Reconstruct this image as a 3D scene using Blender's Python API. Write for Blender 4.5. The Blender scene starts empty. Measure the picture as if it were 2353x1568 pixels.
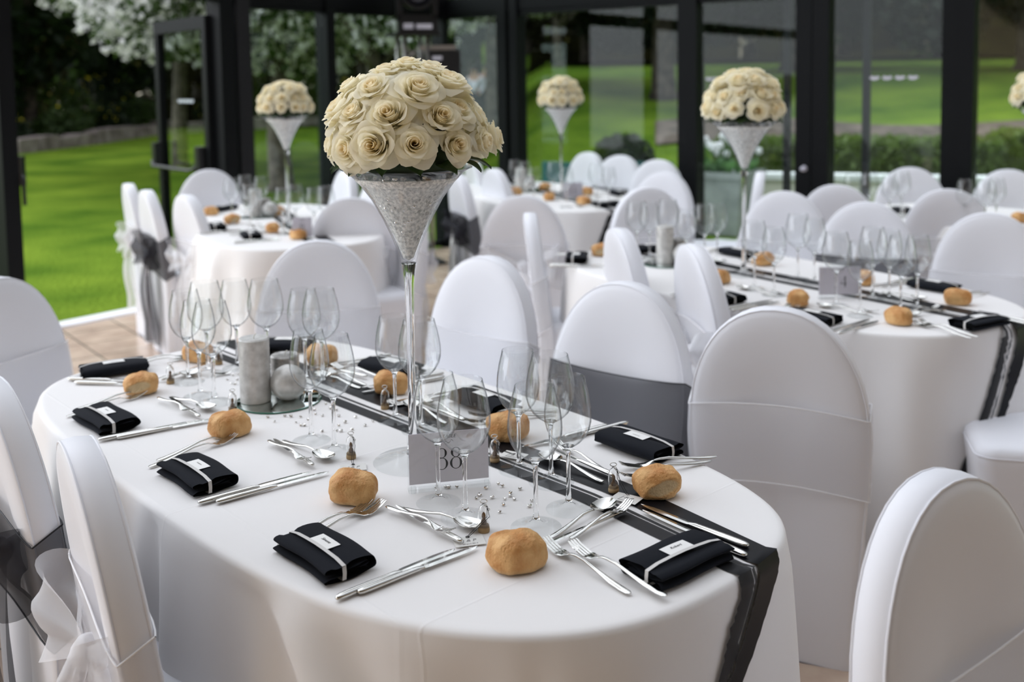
import bpy, math, random
from math import sin, cos, pi, radians, sqrt, atan2, exp
from mathutils import Vector, Matrix, noise

S = bpy.context.scene
COL = S.collection

# ------------------------------------------------------------------ camera, sky, exposure
PITCH, ROLL, FPX = math.atan(0.081), 0.015, 2350.0
cam_data = bpy.data.cameras.new('camera')
cam = bpy.data.objects.new('camera', cam_data)
COL.objects.link(cam)
S.camera = cam
cam_data.sensor_width = 36.0
cam_data.lens = FPX / 2353.0 * 36.0
cam_data.shift_y = -(784.0 - 376.0) / 2353.0
cam_data.clip_end = 300
fw = Vector((0, cos(PITCH), -sin(PITCH)))
rt0, up0 = Vector((1, 0, 0)), Vector((0, sin(PITCH), cos(PITCH)))
rt = rt0 * cos(ROLL) - up0 * sin(ROLL)
up = up0 * cos(ROLL) + rt0 * sin(ROLL)
cam.matrix_world = Matrix(((rt.x, up.x, -fw.x, 0), (rt.y, up.y, -fw.y, 0), (rt.z, up.z, -fw.z, 1.52), (0, 0, 0, 1)))
cam_data.dof.use_dof = True
cam_data.dof.focus_distance = 1.85
cam_data.dof.aperture_fstop = 2.9

world = bpy.data.worlds.new('overcast_sky')
S.world = world
world.use_nodes = True
bg = world.node_tree.nodes['Background']
bg.inputs[0].default_value = (0.90, 0.935, 1.0, 1)
wn, wl = world.node_tree.nodes, world.node_tree.links
wt = wn.new('ShaderNodeTexCoord'); wd = wn.new('ShaderNodeVectorMath'); wd.operation = 'DOT_PRODUCT'
wd.inputs[1].default_value = Vector((-0.66, 0.42, 0.62)).normalized()      # the sky is brighter above the lawn, on the sun's side
wr1 = wn.new('ShaderNodeMapRange'); wr1.interpolation_type = 'SMOOTHSTEP'
wr1.inputs['From Min'].default_value = -0.1; wr1.inputs['From Max'].default_value = 1.0
wr1.inputs['To Min'].default_value = 0.5; wr1.inputs['To Max'].default_value = 3.2
wl.new(wt.outputs['Generated'], wd.inputs[0]); wl.new(wd.outputs['Value'], wr1.inputs['Value']); wl.new(wr1.outputs['Result'], bg.inputs[1])

sun_data = bpy.data.lights.new('sun', 'SUN')
sun = bpy.data.objects.new('sun', sun_data)
COL.objects.link(sun)
sun_data.energy = 9.0
sun_data.angle = radians(3)
sun_dir = Vector((-0.55, 0.83, 0.40)).normalized()      # towards the sun, low beyond the wood
sun.rotation_mode = 'QUATERNION'
sun.rotation_quaternion = sun_dir.to_track_quat('Z', 'Y')
sun_data.color = (1.0, 0.93, 0.78)

S.view_settings.view_transform = 'Standard'
S.view_settings.look = 'None'
S.view_settings.gamma = 1
S.view_settings.use_curve_mapping = False
S.view_settings.exposure = 0.59
S.cycles.transparent_max_bounces = 48
S.cycles.max_bounces = 16
S.cycles.transmission_bounces = 14

R = random.Random(5)

# ------------------------------------------------------------------ materials
MATS = {}
def mat(name, color, rough=0.6, metal=0.0, trans=0.0, ior=1.45, spec=0.5, sheen=0.0, sss=0.0):
    m = bpy.data.materials.new(name)
    m.use_nodes = True
    b = m.node_tree.nodes['Principled BSDF']
    b.inputs['Base Color'].default_value = (*color, 1)
    b.inputs['Roughness'].default_value = rough
    b.inputs['Metallic'].default_value = metal
    b.inputs['Transmission Weight'].default_value = trans
    b.inputs['IOR'].default_value = ior
    b.inputs['Specular IOR Level'].default_value = spec
    b.inputs['Sheen Weight'].default_value = sheen
    if sss:
        b.inputs['Subsurface Weight'].default_value = sss
        b.inputs['Subsurface Radius'].default_value = (0.02, 0.015, 0.008)
        b.inputs['Subsurface Scale'].default_value = 0.3
    MATS[name] = m
    return m
def nt(m):
    return m.node_tree.nodes, m.node_tree.links, m.node_tree.nodes['Principled BSDF']
def noise_color(m, c1, c2, scale, detail=4, p1=0.35, p2=0.65, coord='Object'):
    n, l, b = nt(m)
    tc = n.new('ShaderNodeTexCoord'); t = n.new('ShaderNodeTexNoise'); r = n.new('ShaderNodeValToRGB')
    t.inputs['Scale'].default_value = scale; t.inputs['Detail'].default_value = detail
    r.color_ramp.elements[0].color = (*c1, 1); r.color_ramp.elements[0].position = p1
    r.color_ramp.elements[1].color = (*c2, 1); r.color_ramp.elements[1].position = p2
    l.new(tc.outputs[coord], t.inputs['Vector']); l.new(t.outputs['Fac'], r.inputs['Fac']); l.new(r.outputs['Color'], b.inputs['Base Color'])
    return r
def bump_noise(m, scale, strength, dist=0.002, detail=3):
    n, l, b = nt(m)
    tc = n.new('ShaderNodeTexCoord'); t = n.new('ShaderNodeTexNoise'); bp = n.new('ShaderNodeBump')
    t.inputs['Scale'].default_value = scale; t.inputs['Detail'].default_value = detail
    bp.inputs['Strength'].default_value = strength; bp.inputs['Distance'].default_value = dist
    l.new(tc.outputs['Object'], t.inputs['Vector']); l.new(t.outputs['Fac'], bp.inputs['Height']); l.new(bp.outputs['Normal'], b.inputs['Normal'])
def sheer(name, color, opacity, rough=0.7):
    m = mat(name, color, rough)
    n, l, b = nt(m)
    tr = n.new('ShaderNodeBsdfTransparent'); mx = n.new('ShaderNodeMixShader'); out = n['Material Output']
    mx.inputs[0].default_value = opacity
    l.new(tr.outputs[0], mx.inputs[1]); l.new(b.outputs[0], mx.inputs[2]); l.new(mx.outputs[0], out.inputs['Surface'])
    return m
def schlick(n, l, f0, f1):
    lw = n.new('ShaderNodeLayerWeight'); lw.inputs[0].default_value = 0.5
    pw = n.new('ShaderNodeMath'); pw.operation = 'POWER'; pw.inputs[1].default_value = 5.0
    ma = n.new('ShaderNodeMath'); ma.operation = 'MULTIPLY_ADD'; ma.inputs[1].default_value = f1 - f0; ma.inputs[2].default_value = f0
    l.new(lw.outputs['Facing'], pw.inputs[0]); l.new(pw.outputs[0], ma.inputs[0])
    return ma.outputs[0]
def pane_glass(name, tint):
    m = mat(name, (1, 1, 1), 0.0)
    n, l, b = nt(m)
    tr = n.new('ShaderNodeBsdfTransparent'); gl = n.new('ShaderNodeBsdfGlossy'); mx = n.new('ShaderNodeMixShader')
    tr.inputs[0].default_value = (*tint, 1); gl.inputs['Roughness'].default_value = 0.01
    l.new(schlick(n, l, 0.02, 0.9), mx.inputs[0]); l.new(tr.outputs[0], mx.inputs[1]); l.new(gl.outputs[0], mx.inputs[2])
    l.new(mx.outputs[0], n['Material Output'].inputs['Surface'])
    return m

mat('cloth', (0.83, 0.81, 0.80), 0.75, sheen=0.15); bump_noise(MATS['cloth'], 700, 0.12, 0.0006, 1)
def cloth_creases(m):
    # straight ironing creases of the folded tablecloth
    n, l, b = nt(m)
    tc = n.new('ShaderNodeTexCoord'); sp = n.new('ShaderNodeSeparateXYZ'); l.new(tc.outputs['Object'], sp.inputs[0])
    outs = []
    for ax, per, off in (('X', .31, .12), ('Y', .24, .10)):
        a = n.new('ShaderNodeMath'); a.operation = 'ADD'; a.inputs[1].default_value = off
        pp = n.new('ShaderNodeMath'); pp.operation = 'PINGPONG'; pp.inputs[1].default_value = per
        mr = n.new('ShaderNodeMapRange'); mr.inputs['From Max'].default_value = .004; mr.inputs['To Min'].default_value = 1; mr.inputs['To Max'].default_value = 0
        l.new(sp.outputs[ax], a.inputs[0]); l.new(a.outputs[0], pp.inputs[0]); l.new(pp.outputs[0], mr.inputs['Value']); outs.append(mr.outputs[0])
    ad = n.new('ShaderNodeMath'); ad.operation = 'MAXIMUM'; l.new(outs[0], ad.inputs[0]); l.new(outs[1], ad.inputs[1])
    bp = n.new('ShaderNodeBump'); bp.inputs['Strength'].default_value = .35; bp.inputs['Distance'].default_value = .0012
    old = b.inputs['Normal'].links[0].from_socket
    l.new(ad.outputs[0], bp.inputs['Height']); l.new(old, bp.inputs['Normal']); l.new(bp.outputs[0], b.inputs['Normal'])
cloth_creases(MATS['cloth'])
mat('spandex', (0.80, 0.805, 0.85), 0.5, sheen=0.2); bump_noise(MATS['spandex'], 9, 0.1, 0.01, 2)
sheer('organza_white', (0.9, 0.9, 0.93), 0.42)
sheer('organza_black', (0.012, 0.012, 0.02), 0.62)
mat('organza_hem', (0.004, 0.004, 0.008), 0.5)
mat('white_hem', (0.86, 0.86, 0.88), 0.6)
mat('satin_black', (0.004, 0.004, 0.006), 0.42, spec=0.22)
sheer('ribbon_charcoal', (0.013, 0.013, 0.015), 0.93, 0.5); MATS['ribbon_charcoal'].node_tree.nodes['Principled BSDF'].inputs['Specular IOR Level'].default_value = 0.25
mat('napkin_black', (0.0065, 0.008, 0.0125), 0.9, spec=0.2, sheen=0.02); bump_noise(MATS['napkin_black'], 900, 0.35, 0.0008, 2)
mat('silver_ribbon', (0.62, 0.6, 0.58), 0.4)
mat('paper', (0.86, 0.85, 0.83), 0.7)
mat('tag_paper', (0.74, 0.73, 0.70), 0.7)
mat('ink', (0.012, 0.012, 0.014), 0.6)
mat('grey_ink', (0.17, 0.16, 0.16), 0.6)
mat('steel', (0.66, 0.65, 0.62), 0.12, 1.0)
mat('glass', (1, 1, 1), 0.0, trans=1.0, ior=1.48)
def thin_glass(name, start=0.66, edge=(0.55, 0.57, 0.58), f0=0.045):
    m = mat(name, (1, 1, 1), 0.0)
    n, l, b = nt(m)
    tr = n.new('ShaderNodeBsdfTransparent'); gl = n.new('ShaderNodeBsdfGlossy'); mx = n.new('ShaderNodeMixShader')
    lw = n.new('ShaderNodeLayerWeight'); rp = n.new('ShaderNodeValToRGB')
    lw.inputs[0].default_value = 0.5
    rp.color_ramp.elements[0].color = (0.985, 0.99, 0.99, 1); rp.color_ramp.elements[0].position = start
    rp.color_ramp.elements[1].color = (*edge, 1)
    gl.inputs['Roughness'].default_value = 0.01
    l.new(lw.outputs['Facing'], rp.inputs[0]); l.new(rp.outputs[0], tr.inputs[0])
    l.new(schlick(n, l, f0, 0.7), mx.inputs[0]); l.new(tr.outputs[0], mx.inputs[1]); l.new(gl.outputs[0], mx.inputs[2])
    l.new(mx.outputs[0], n['Material Output'].inputs['Surface'])
    return m
thin_glass('crystal'); thin_glass('crystal_foot', 0.85, (0.25, 0.27, 0.28), 0.018)
mat('acrylic', (1, 1, 1), 0.0, trans=1.0, ior=1.3)
mat('clear_bead', (0.95, 0.96, 0.97), 0.04, trans=0.75, ior=1.33)
mat('glitter', (0.8, 0.8, 0.8), 0.25, 0.9)
m = mat('bead_core', (0.55, 0.56, 0.56), 0.3, 0.0); noise_color(m, (0.5, 0.52, 0.53), (0.95, 0.95, 0.94), 160, 2); bump_noise(m, 220, 0.8, 0.004)
mat('mirror', (0.62, 0.68, 0.66), 0.02, 1.0)
mat('mirror_edge', (0.02, 0.13, 0.08), 0.1)
m = mat('silver_wax', (0.5, 0.5, 0.48), 0.45, 0.35); noise_color(m, (0.46, 0.45, 0.43), (0.66, 0.65, 0.63), 40, 6)
m = mat('dark_silver_wax', (0.35, 0.34, 0.33), 0.4, 0.5); noise_color(m, (0.2, 0.19, 0.18), (0.5, 0.48, 0.46), 45, 6)
mat('wick', (0.7, 0.68, 0.6), 0.8)
mat('gem', (0.72, 0.7, 0.67), 0.1, 0.9)
mat('cork', (0.36, 0.25, 0.13), 0.8)
mat('brown_wax', (0.15, 0.08, 0.035), 0.6)
mat('rose_leaf', (0.03, 0.07, 0.02), 0.5)
mat('foam', (0.015, 0.03, 0.012), 0.9)
mat('frame_black', (0.0035, 0.004, 0.005), 0.5, spec=0.15)
mat('frame_grey', (0.016, 0.0155, 0.018), 0.5, spec=0.2)
mat('rubber', (0.004, 0.004, 0.004), 0.6)
mat('aluminium', (0.45, 0.42, 0.4), 0.35, 0.8)
mat('plastic_black', (0.004, 0.004, 0.005), 0.4)
mat('lens', (0.02, 0.02, 0.03), 0.05, spec=0.8)
mat('label_white', (0.6, 0.58, 0.66), 0.6)
pane_glass('window_glass', (0.9, 0.95, 0.93)); pane_glass('roof_glass', (0.44, 0.445, 0.45))
mat('threshold', (0.75, 0.75, 0.78), 0.4)
mat('render_wall', (0.24, 0.2, 0.16), 0.8)
m = mat('roof_fabric', (0.75, 0.75, 0.75), 0.9)
n, l, b = nt(m)
tl = n.new('ShaderNodeBsdfTranslucent'); tl.inputs[0].default_value = (0.93, 0.94, 0.95, 1); mx = n.new('ShaderNodeMixShader'); mx.inputs[0].default_value = 0.7
l.new(b.outputs[0], mx.inputs[1]); l.new(tl.outputs[0], mx.inputs[2]); l.new(mx.outputs[0], n['Material Output'].inputs['Surface'])
mat('cream_wall', (0.72, 0.68, 0.6), 0.8)
mat('white_cap', (0.78, 0.78, 0.8), 0.6)
m = mat('planter_grey', (0.32, 0.33, 0.33), 0.7); noise_color(m, (0.26, 0.27, 0.27), (0.4, 0.41, 0.41), 5)
m = mat('edging_stone', (0.3, 0.25, 0.23), 0.9); noise_color(m, (0.16, 0.13, 0.12), (0.38, 0.33, 0.32), 3)
m = mat('soil', (0.09, 0.065, 0.05), 0.95); noise_color(m, (0.06, 0.045, 0.035), (0.16, 0.12, 0.1), 4)
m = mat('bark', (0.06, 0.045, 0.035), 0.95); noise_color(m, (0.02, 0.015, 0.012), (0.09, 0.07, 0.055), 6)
m = mat('grey_bark', (0.12, 0.1, 0.08), 0.95); noise_color(m, (0.06, 0.05, 0.04), (0.2, 0.165, 0.14), 6)
def leafmat(name, c, tr=0.4):
    m = mat(name, c, 0.6)
    n, l, b = nt(m)
    t = n.new('ShaderNodeBsdfTranslucent'); t.inputs[0].default_value = (min(.95, c[0] * 1.3), min(.95, c[1] * 1.4), c[2], 1)
    mx = n.new('ShaderNodeMixShader'); mx.inputs[0].default_value = tr
    l.new(b.outputs[0], mx.inputs[1]); l.new(t.outputs[0], mx.inputs[2]); l.new(mx.outputs[0], n['Material Output'].inputs['Surface'])
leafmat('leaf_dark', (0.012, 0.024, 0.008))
leafmat('leaf_mid', (0.05, 0.085, 0.025)); leafmat('leaf_hedge', (0.10, 0.15, 0.025))
leafmat('leaf_lime', (0.14, 0.19, 0.03))
leafmat('leaf_brown', (0.028, 0.025, 0.010))
leafmat('leaf_tulip', (0.1, 0.2, 0.08))
leafmat('petal_white', (0.86, 0.83, 0.9), 0.35)
leafmat('petal_yellow', (0.6, 0.5, 0.03), 0.3)
m = mat('lawn', (0.09, 0.17, 0.02), 1.0, spec=0.0)
r_ = noise_color(m, (0.06, 0.125, 0.014), (0.18, 0.27, 0.03), 0.9, 9, 0.3, 0.72)
bump_noise(m, 30, 1.0, 0.06, 4)
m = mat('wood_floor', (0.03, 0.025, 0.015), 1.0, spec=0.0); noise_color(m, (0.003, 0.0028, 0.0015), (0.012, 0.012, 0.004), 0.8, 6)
leafmat('card_paper', (0.66, 0.61, 0.76), 0.4)
# rose petals: cream, warmer towards the heart (colour stored per petal)
m = mat('rose_petal', (0.9, 0.85, 0.66), 0.55, sss=0.0)
n, l, b = nt(m)
at = n.new('ShaderNodeAttribute'); at.attribute_name = 'tint'
rp = n.new('ShaderNodeValToRGB')
rp.color_ramp.elements[0].color = (0.99, 0.88, 0.63, 1); rp.color_ramp.elements[1].color = (1.0, 0.955, 0.79, 1)
e = rp.color_ramp.elements.new(0.35); e.color = (0.995, 0.945, 0.77, 1)
tl = n.new('ShaderNodeBsdfTranslucent'); mx = n.new('ShaderNodeMixShader'); mx.inputs[0].default_value = 0.5
l.new(at.outputs['Fac'], rp.inputs[0]); l.new(rp.outputs[0], b.inputs['Base Color']); l.new(rp.outputs[0], tl.inputs[0])
l.new(b.outputs[0], mx.inputs[1]); l.new(tl.outputs[0], mx.inputs[2]); l.new(mx.outputs[0], n['Material Output'].inputs['Surface'])
# bread crust with paler crumb (stored per vertex) and floury specks
m = mat('crust', (0.6, 0.33, 0.11), 0.6)
n, l, b = nt(m)
tc = n.new('ShaderNodeTexCoord'); t1 = n.new('ShaderNodeTexNoise'); t1.inputs['Scale'].default_value = 26; t1.inputs['Detail'].default_value = 5
r1 = n.new('ShaderNodeValToRGB'); r1.color_ramp.elements[0].color = (0.52, 0.225, 0.06, 1); r1.color_ramp.elements[0].position = 0.3
r1.color_ramp.elements[1].color = (0.79, 0.49, 0.21, 1); r1.color_ramp.elements[1].position = 0.7
at = n.new('ShaderNodeAttribute'); at.attribute_name = 'tint'
mxc = n.new('ShaderNodeMix'); mxc.data_type = 'RGBA'; mxc.inputs['B'].default_value = (0.62, 0.46, 0.26, 1)
bp = n.new('ShaderNodeBump'); bp.inputs['Strength'].default_value = 0.6; bp.inputs['Distance'].default_value = 0.004
t2 = n.new('ShaderNodeTexNoise'); t2.inputs['Scale'].default_value = 220
l.new(tc.outputs['Object'], t1.inputs['Vector']); l.new(tc.outputs['Object'], t2.inputs['Vector']); l.new(t1.outputs['Fac'], r1.inputs[0])
l.new(at.outputs['Fac'], mxc.inputs['Factor']); l.new(r1.outputs[0], mxc.inputs['A']); l.new(mxc.outputs['Result'], b.inputs['Base Color'])
l.new(t2.outputs['Fac'], bp.inputs['Height']); l.new(bp.outputs[0], b.inputs['Normal'])
# floor tiles
m = mat('tile', (0.4, 0.3, 0.22), 0.22, spec=0.7)
n, l, b = nt(m)
tc = n.new('ShaderNodeTexCoord'); mp = n.new('ShaderNodeMapping'); mp.inputs['Rotation'].default_value = (0, 0, radians(-38))
bt = n.new('ShaderNodeTexBrick'); bt.offset = 0.0
bt.inputs['Scale'].default_value = 1.0; bt.inputs['Brick Width'].default_value = 0.33; bt.inputs['Row Height'].default_value = 0.33
bt.inputs['Mortar Size'].default_value = 0.005; bt.inputs['Color1'].default_value = (0.5, 0.37, 0.28, 1); bt.inputs['Color2'].default_value = (0.58, 0.45, 0.35, 1)
bt.inputs['Mortar'].default_value = (0.09, 0.08, 0.06, 1)
tn = n.new('ShaderNodeTexNoise'); tn.inputs['Scale'].default_value = 7; tn.inputs['Detail'].default_value = 6
mm = n.new('ShaderNodeMix'); mm.data_type = 'RGBA'; mm.blend_type = 'OVERLAY'; mm.inputs['Factor'].default_value = 0.5
l.new(tc.outputs['Object'], mp.inputs[0]); l.new(mp.outputs[0], bt.inputs['Vector']); l.new(tc.outputs['Object'], tn.inputs['Vector'])
l.new(bt.outputs['Color'], mm.inputs['A']); l.new(tn.outputs['Fac'], mm.inputs['B']); l.new(mm.outputs['Result'], b.inputs['Base Color'])

# ------------------------------------------------------------------ mesh helpers
class MB:
    def __init__(self):
        self.v, self.f, self.mi, self.t = [], [], [], []
        self.cur = 0
    def add(self, verts, faces, tint=None):
        o = len(self.v)
        self.v += [tuple(p) for p in verts]
        self.t += [0.0] * len(verts) if tint is None else ([tint] * len(verts) if not hasattr(tint, '__len__') else list(tint))
        self.f += [tuple(i + o for i in f) for f in faces]
        self.mi += [self.cur] * len(faces)
        return self
    def box(self, x0, x1, y0, y1, z0, z1, M=None):
        vs = [Vector((x, y, z)) for z in (z0, z1) for y in (y0, y1) for x in (x0, x1)]
        if M is not None: vs = [M @ p for p in vs]
        return self.add(vs, [(0, 2, 3, 1), (4, 5, 7, 6), (0, 1, 5, 4), (2, 6, 7, 3), (0, 4, 6, 2), (1, 3, 7, 5)])
    def rings(self, rings, close=True, cap0=False, cap1=False, tint=None):
        n = len(rings[0]); vs = [p for r in rings for p in r]; fs = []
        for i in range(len(rings) - 1):
            for j in range(n if close else n - 1):
                k = (j + 1) % n
                fs.append((i * n + j, i * n + k, (i + 1) * n + k, (i + 1) * n + j))
        if cap0: fs.append(tuple(range(n - 1, -1, -1)))
        if cap1: fs.append(tuple((len(rings) - 1) * n + j for j in range(n)))
        return self.add(vs, fs, tint)
    def lathe(self, prof, seg=32, c=(0, 0, 0)):
        rs = []
        for r, z in prof:
            rs.append([(c[0] + r * cos(2 * pi * j / seg), c[1] + r * sin(2 * pi * j / seg), c[2] + z) for j in range(seg)])
        return self.rings(rs, True, prof[0][0] > 1e-4, prof[-1][0] > 1e-4)
    def tube(self, pts, r, seg=8, caps=True):
        pts = [Vector(p) for p in pts]; rs = []; prev = None
        for i, p in enumerate(pts):
            d = (pts[min(i + 1, len(pts) - 1)] - pts[max(i - 1, 0)]).normalized()
            if prev is None: prev = d.orthogonal().normalized()
            a = (prev - d * prev.dot(d)).normalized(); b2 = d.cross(a); prev = a
            rr = r[i] if hasattr(r, '__len__') else r
            rs.append([p + a * (rr * cos(2 * pi * j / seg)) + b2 * (rr * sin(2 * pi * j / seg)) for j in range(seg)])
        return self.rings(rs, True, caps, caps)
    def grid(self, fn, nu, nv, tint=None):
        vs = [fn(i / nu, j / nv) for j in range(nv + 1) for i in range(nu + 1)]
        fs = [(j * (nu + 1) + i, j * (nu + 1) + i + 1, (j + 1) * (nu + 1) + i + 1, (j + 1) * (nu + 1) + i) for j in range(nv) for i in range(nu)]
        return self.add(vs, fs, tint)
    def mesh(self, name, mats, smooth=True, angle=None):
        me = bpy.data.meshes.new(name)
        me.from_pydata(self.v, [], self.f)
        if not isinstance(mats, (list, tuple)): mats = [mats]
        for m in mats: me.materials.append(MATS[m])
        if len(mats) > 1: me.polygons.foreach_set('material_index', self.mi)
        me.polygons.foreach_set('use_smooth', [smooth] * len(me.polygons))
        if any(self.t):
            a = me.attributes.new('tint', 'FLOAT', 'POINT'); a.data.foreach_set('value', self.t)
        if smooth and angle is not None:
            me.set_sharp_from_angle(angle=radians(angle))
        me.update()
        return me
    def build(self, name, mats, parent=None, smooth=True, angle=None):
        return link(name, self.mesh(name, mats, smooth, angle), parent)

def link(name, data, parent=None, loc=None):
    o = bpy.data.objects.new(name, data); COL.objects.link(o)
    if parent is not None: o.parent = parent
    if loc is not None: o.location = loc
    return o
def tag(o, label=None, cat=None, group=None, kind=None):
    if label: o['label'] = label
    if cat: o['category'] = cat
    if group: o['group'] = group
    if kind: o['kind'] = kind
    return o
def thing(name, label, cat, loc=(0, 0, 0), rz=0.0, group=None):
    o = link(name, None, None, loc); o.rotation_euler = (0, 0, rz); o.empty_display_size = 0.05
    return tag(o, label, cat, group)
def kids(o):
    return [c for c in bpy.data.objects if c.parent is o]
CHILD = {}
def dup(root, loc, rz, label=None, group=None, scale=None):
    r = root.copy(); COL.objects.link(r); r.location = loc; r.rotation_euler = (0, 0, rz)
    if scale: r.scale = (scale,) * 3
    if label: r['label'] = label
    if group: r['group'] = group
    for ch in CHILD[root.name]:
        c = ch.copy(); COL.objects.link(c); c.parent = r
        for g in CHILD.get(ch.name, ()):
            d = g.copy(); COL.objects.link(d); d.parent = c
    return r
def proto(root):
    CHILD[root.name] = kids(root)
    for c in CHILD[root.name]: CHILD[c.name] = kids(c)
    return root
class Placer:
    """first call moves the source thing itself, later calls copy it"""
    def __init__(self, root): self.root, self.used = proto(root), False
    def __call__(self, loc, rz=0.0, label=None, group=None, scale=None):
        if not self.used:
            self.used = True; r = self.root
            r.location = loc; r.rotation_euler = (0, 0, rz)
            if scale: r.scale = (scale,) * 3
            if label: r['label'] = label
            if group: r['group'] = group
            return r
        return dup(self.root, loc, rz, label, group, scale)
def structure(name, mb, m, smooth=False, parent=None):
    o = mb.build(name, m, parent, smooth)
    if parent is None: o['kind'] = 'structure'
    return o
def text_mesh(txt, size, m, depth=0.0002, shear=0.0):
    cu = bpy.data.curves.new('lettering', 'FONT'); cu.body = txt; cu.size = size; cu.extrude = depth; cu.shear = shear
    cu.align_x = 'CENTER'; cu.align_y = 'CENTER'
    o = bpy.data.objects.new('lettering_source', cu); COL.objects.link(o)
    dg = bpy.context.evaluated_depsgraph_get(); dg.update()
    me = bpy.data.meshes.new_from_object(o.evaluated_get(dg))
    bpy.data.objects.remove(o); me.name = 'lettering'
    me.materials.clear(); me.materials.append(MATS[m])
    return me
ZT = 0.75
# ------------------------------------------------------------------ surveyed positions (metres)
CUT = {1: [('fork', [-0.4066, 1.6351], [-0.2567, 1.8161]), ('fork', [-0.3772, 1.642], [-0.2436, 1.8003]), ('knife', [-0.2717, 1.4641], [-0.1034, 1.6205]), ('knife', [-0.2295, 1.4914], [-0.0784, 1.6197]), ('dessert_fork', [-0.2296, 1.7755], [-0.1131, 1.6638]), ('dessert_knife', [-0.0914, 1.639], [-0.2213, 1.792]), ('dessert_spoon', [-0.2026, 1.7857], [-0.0666, 1.6972])], 2: [('fork', [-0.7438, 2.0034], [-0.6077, 2.173]), ('fork', [-0.7375, 2.0408], [-0.6095, 2.2089]), ('knife', [-0.5837, 1.8222], [-0.4082, 1.9629]), ('knife', [-0.5399, 1.8342], [-0.3849, 1.9531]), ('dessert_fork', [-0.5348, 2.1378], [-0.4109, 1.9902]), ('dessert_knife', [-0.4065, 1.9901], [-0.5232, 2.1479]), ('dessert_spoon', [-0.4946, 2.1414], [-0.3834, 2.0313])], 3: [('fork', [-1.0541, 2.3223], [-0.9148, 2.5072]), ('fork', [-1.0483, 2.3848], [-0.9129, 2.5396]), ('knife', [-0.9076, 2.1642], [-0.7143, 2.2918]), ('knife', [-0.8631, 2.1839], [-0.6887, 2.2966]), ('dessert_fork', [-0.8708, 2.4426], [-0.7542, 2.324]), ('dessert_knife', [-0.7272, 2.3014], [-0.8518, 2.4587]), ('dessert_spoon', [-0.8333, 2.4578], [-0.7293, 2.37])], 4: [('fork', [-1.0546, 2.7521], [-0.9392, 2.8201]), ('fork', [-1.0677, 2.7873], [-0.937, 2.8517]), ('knife', [-1.1741, 2.6359], [-0.9506, 2.609]), ('knife', [-1.1408, 2.6033], [-0.9213, 2.5733]), ('dessert_spoon', [-0.9448, 2.6087], [-0.8794, 2.6523]), ('dessert_knife', [-0.9034, 2.6377], [-0.8496, 2.7454])], 5: [('knife', [-0.3904, 2.8033], [-0.5032, 2.7395]), ('knife', [-0.4002, 2.7685], [-0.5067, 2.706]), ('dessert_fork', [-0.6995, 2.7162], [-0.7598, 2.6782]), ('fork', [-0.7875, 2.9183], [-0.711, 2.812])], 6: [('knife', [-0.2061, 2.6252], [-0.3676, 2.5307]), ('knife', [-0.2067, 2.5863], [-0.3571, 2.4941]), ('fork', [-0.3443, 2.6089], [-0.4736, 2.7042]), ('dessert_fork', [-0.3841, 2.5537], [-0.4938, 2.6723]), ('dessert_knife', [-0.4026, 2.6197], [-0.5201, 2.715]), ('dessert_spoon', [-0.4008, 2.5324], [-0.5132, 2.6333])], 7: [('knife', [-0.1221, 2.5003], [-0.2728, 2.4139]), ('knife', [-0.1334, 2.4654], [-0.2745, 2.381]), ('fork', [0.0778, 2.323], [-0.089, 2.2876]), ('fork', [0.0647, 2.2927], [-0.0935, 2.2461]), ('dessert_spoon', [-0.1411, 2.2222], [-0.2756, 2.4107]), ('dessert_fork', [-0.1225, 2.28], [-0.2244, 2.4251]), ('dessert_knife', [-0.1152, 2.25], [-0.2396, 2.3957])], 8: [('knife', [0.1895, 2.202], [0.0262, 2.0935]), ('knife', [0.2375, 2.2198], [0.0698, 2.1097]), ('fork', [0.3922, 2.0142], [0.2184, 1.9653]), ('fork', [0.3703, 1.9868], [0.2218, 1.9144]), ('dessert_spoon', [0.1677, 1.8909], [0.0475, 2.0379]), ('dessert_fork', [0.1807, 1.94], [0.0824, 2.1014]), ('dessert_knife', [0.1807, 1.9225], [0.0709, 2.0664])], 9: [('fork', [0.166, 1.4691], [0.045, 1.6392]), ('fork', [0.2237, 1.4395], [0.0823, 1.6222]), ('knife', [0.3656, 1.6271], [0.2346, 1.7719]), ('knife', [0.3644, 1.584], [0.2249, 1.7575]), ('dessert_spoon', [0.0438, 1.6473], [0.184, 1.8097]), ('dessert_knife', [0.1876, 1.7552], [0.0592, 1.634]), ('dessert_fork', [0.0715, 1.621], [0.2173, 1.7894])]}
NAP = {1: ([-0.3126, 1.5968], -38.2), 2: ([-0.6228, 1.9426], -35.8), 3: ([-0.9378, 2.2839], -37.9), 4: ([-1.0811, 2.7032], 32.8), 5: ([-0.6691, 2.926], -3.3), 6: ([-0.3294, 2.6759], -45.7), 7: ([-0.0752, 2.3716], -50.4), 8: ([0.2521, 2.0714], -49.0), 9: ([0.2517, 1.5567], -150.7)}
ROLL = {9: [-0.0003, 1.569], 1: [-0.3024, 1.8333], 2: [-0.6297, 2.2014], 3: [-0.9398, 2.5192], 4: [-0.8881, 2.8128], 5: [-0.532, 2.7669], 6: [-0.3102, 2.4917], 7: [-0.0169, 2.153], 8: [0.2599, 1.8403]}
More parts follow.
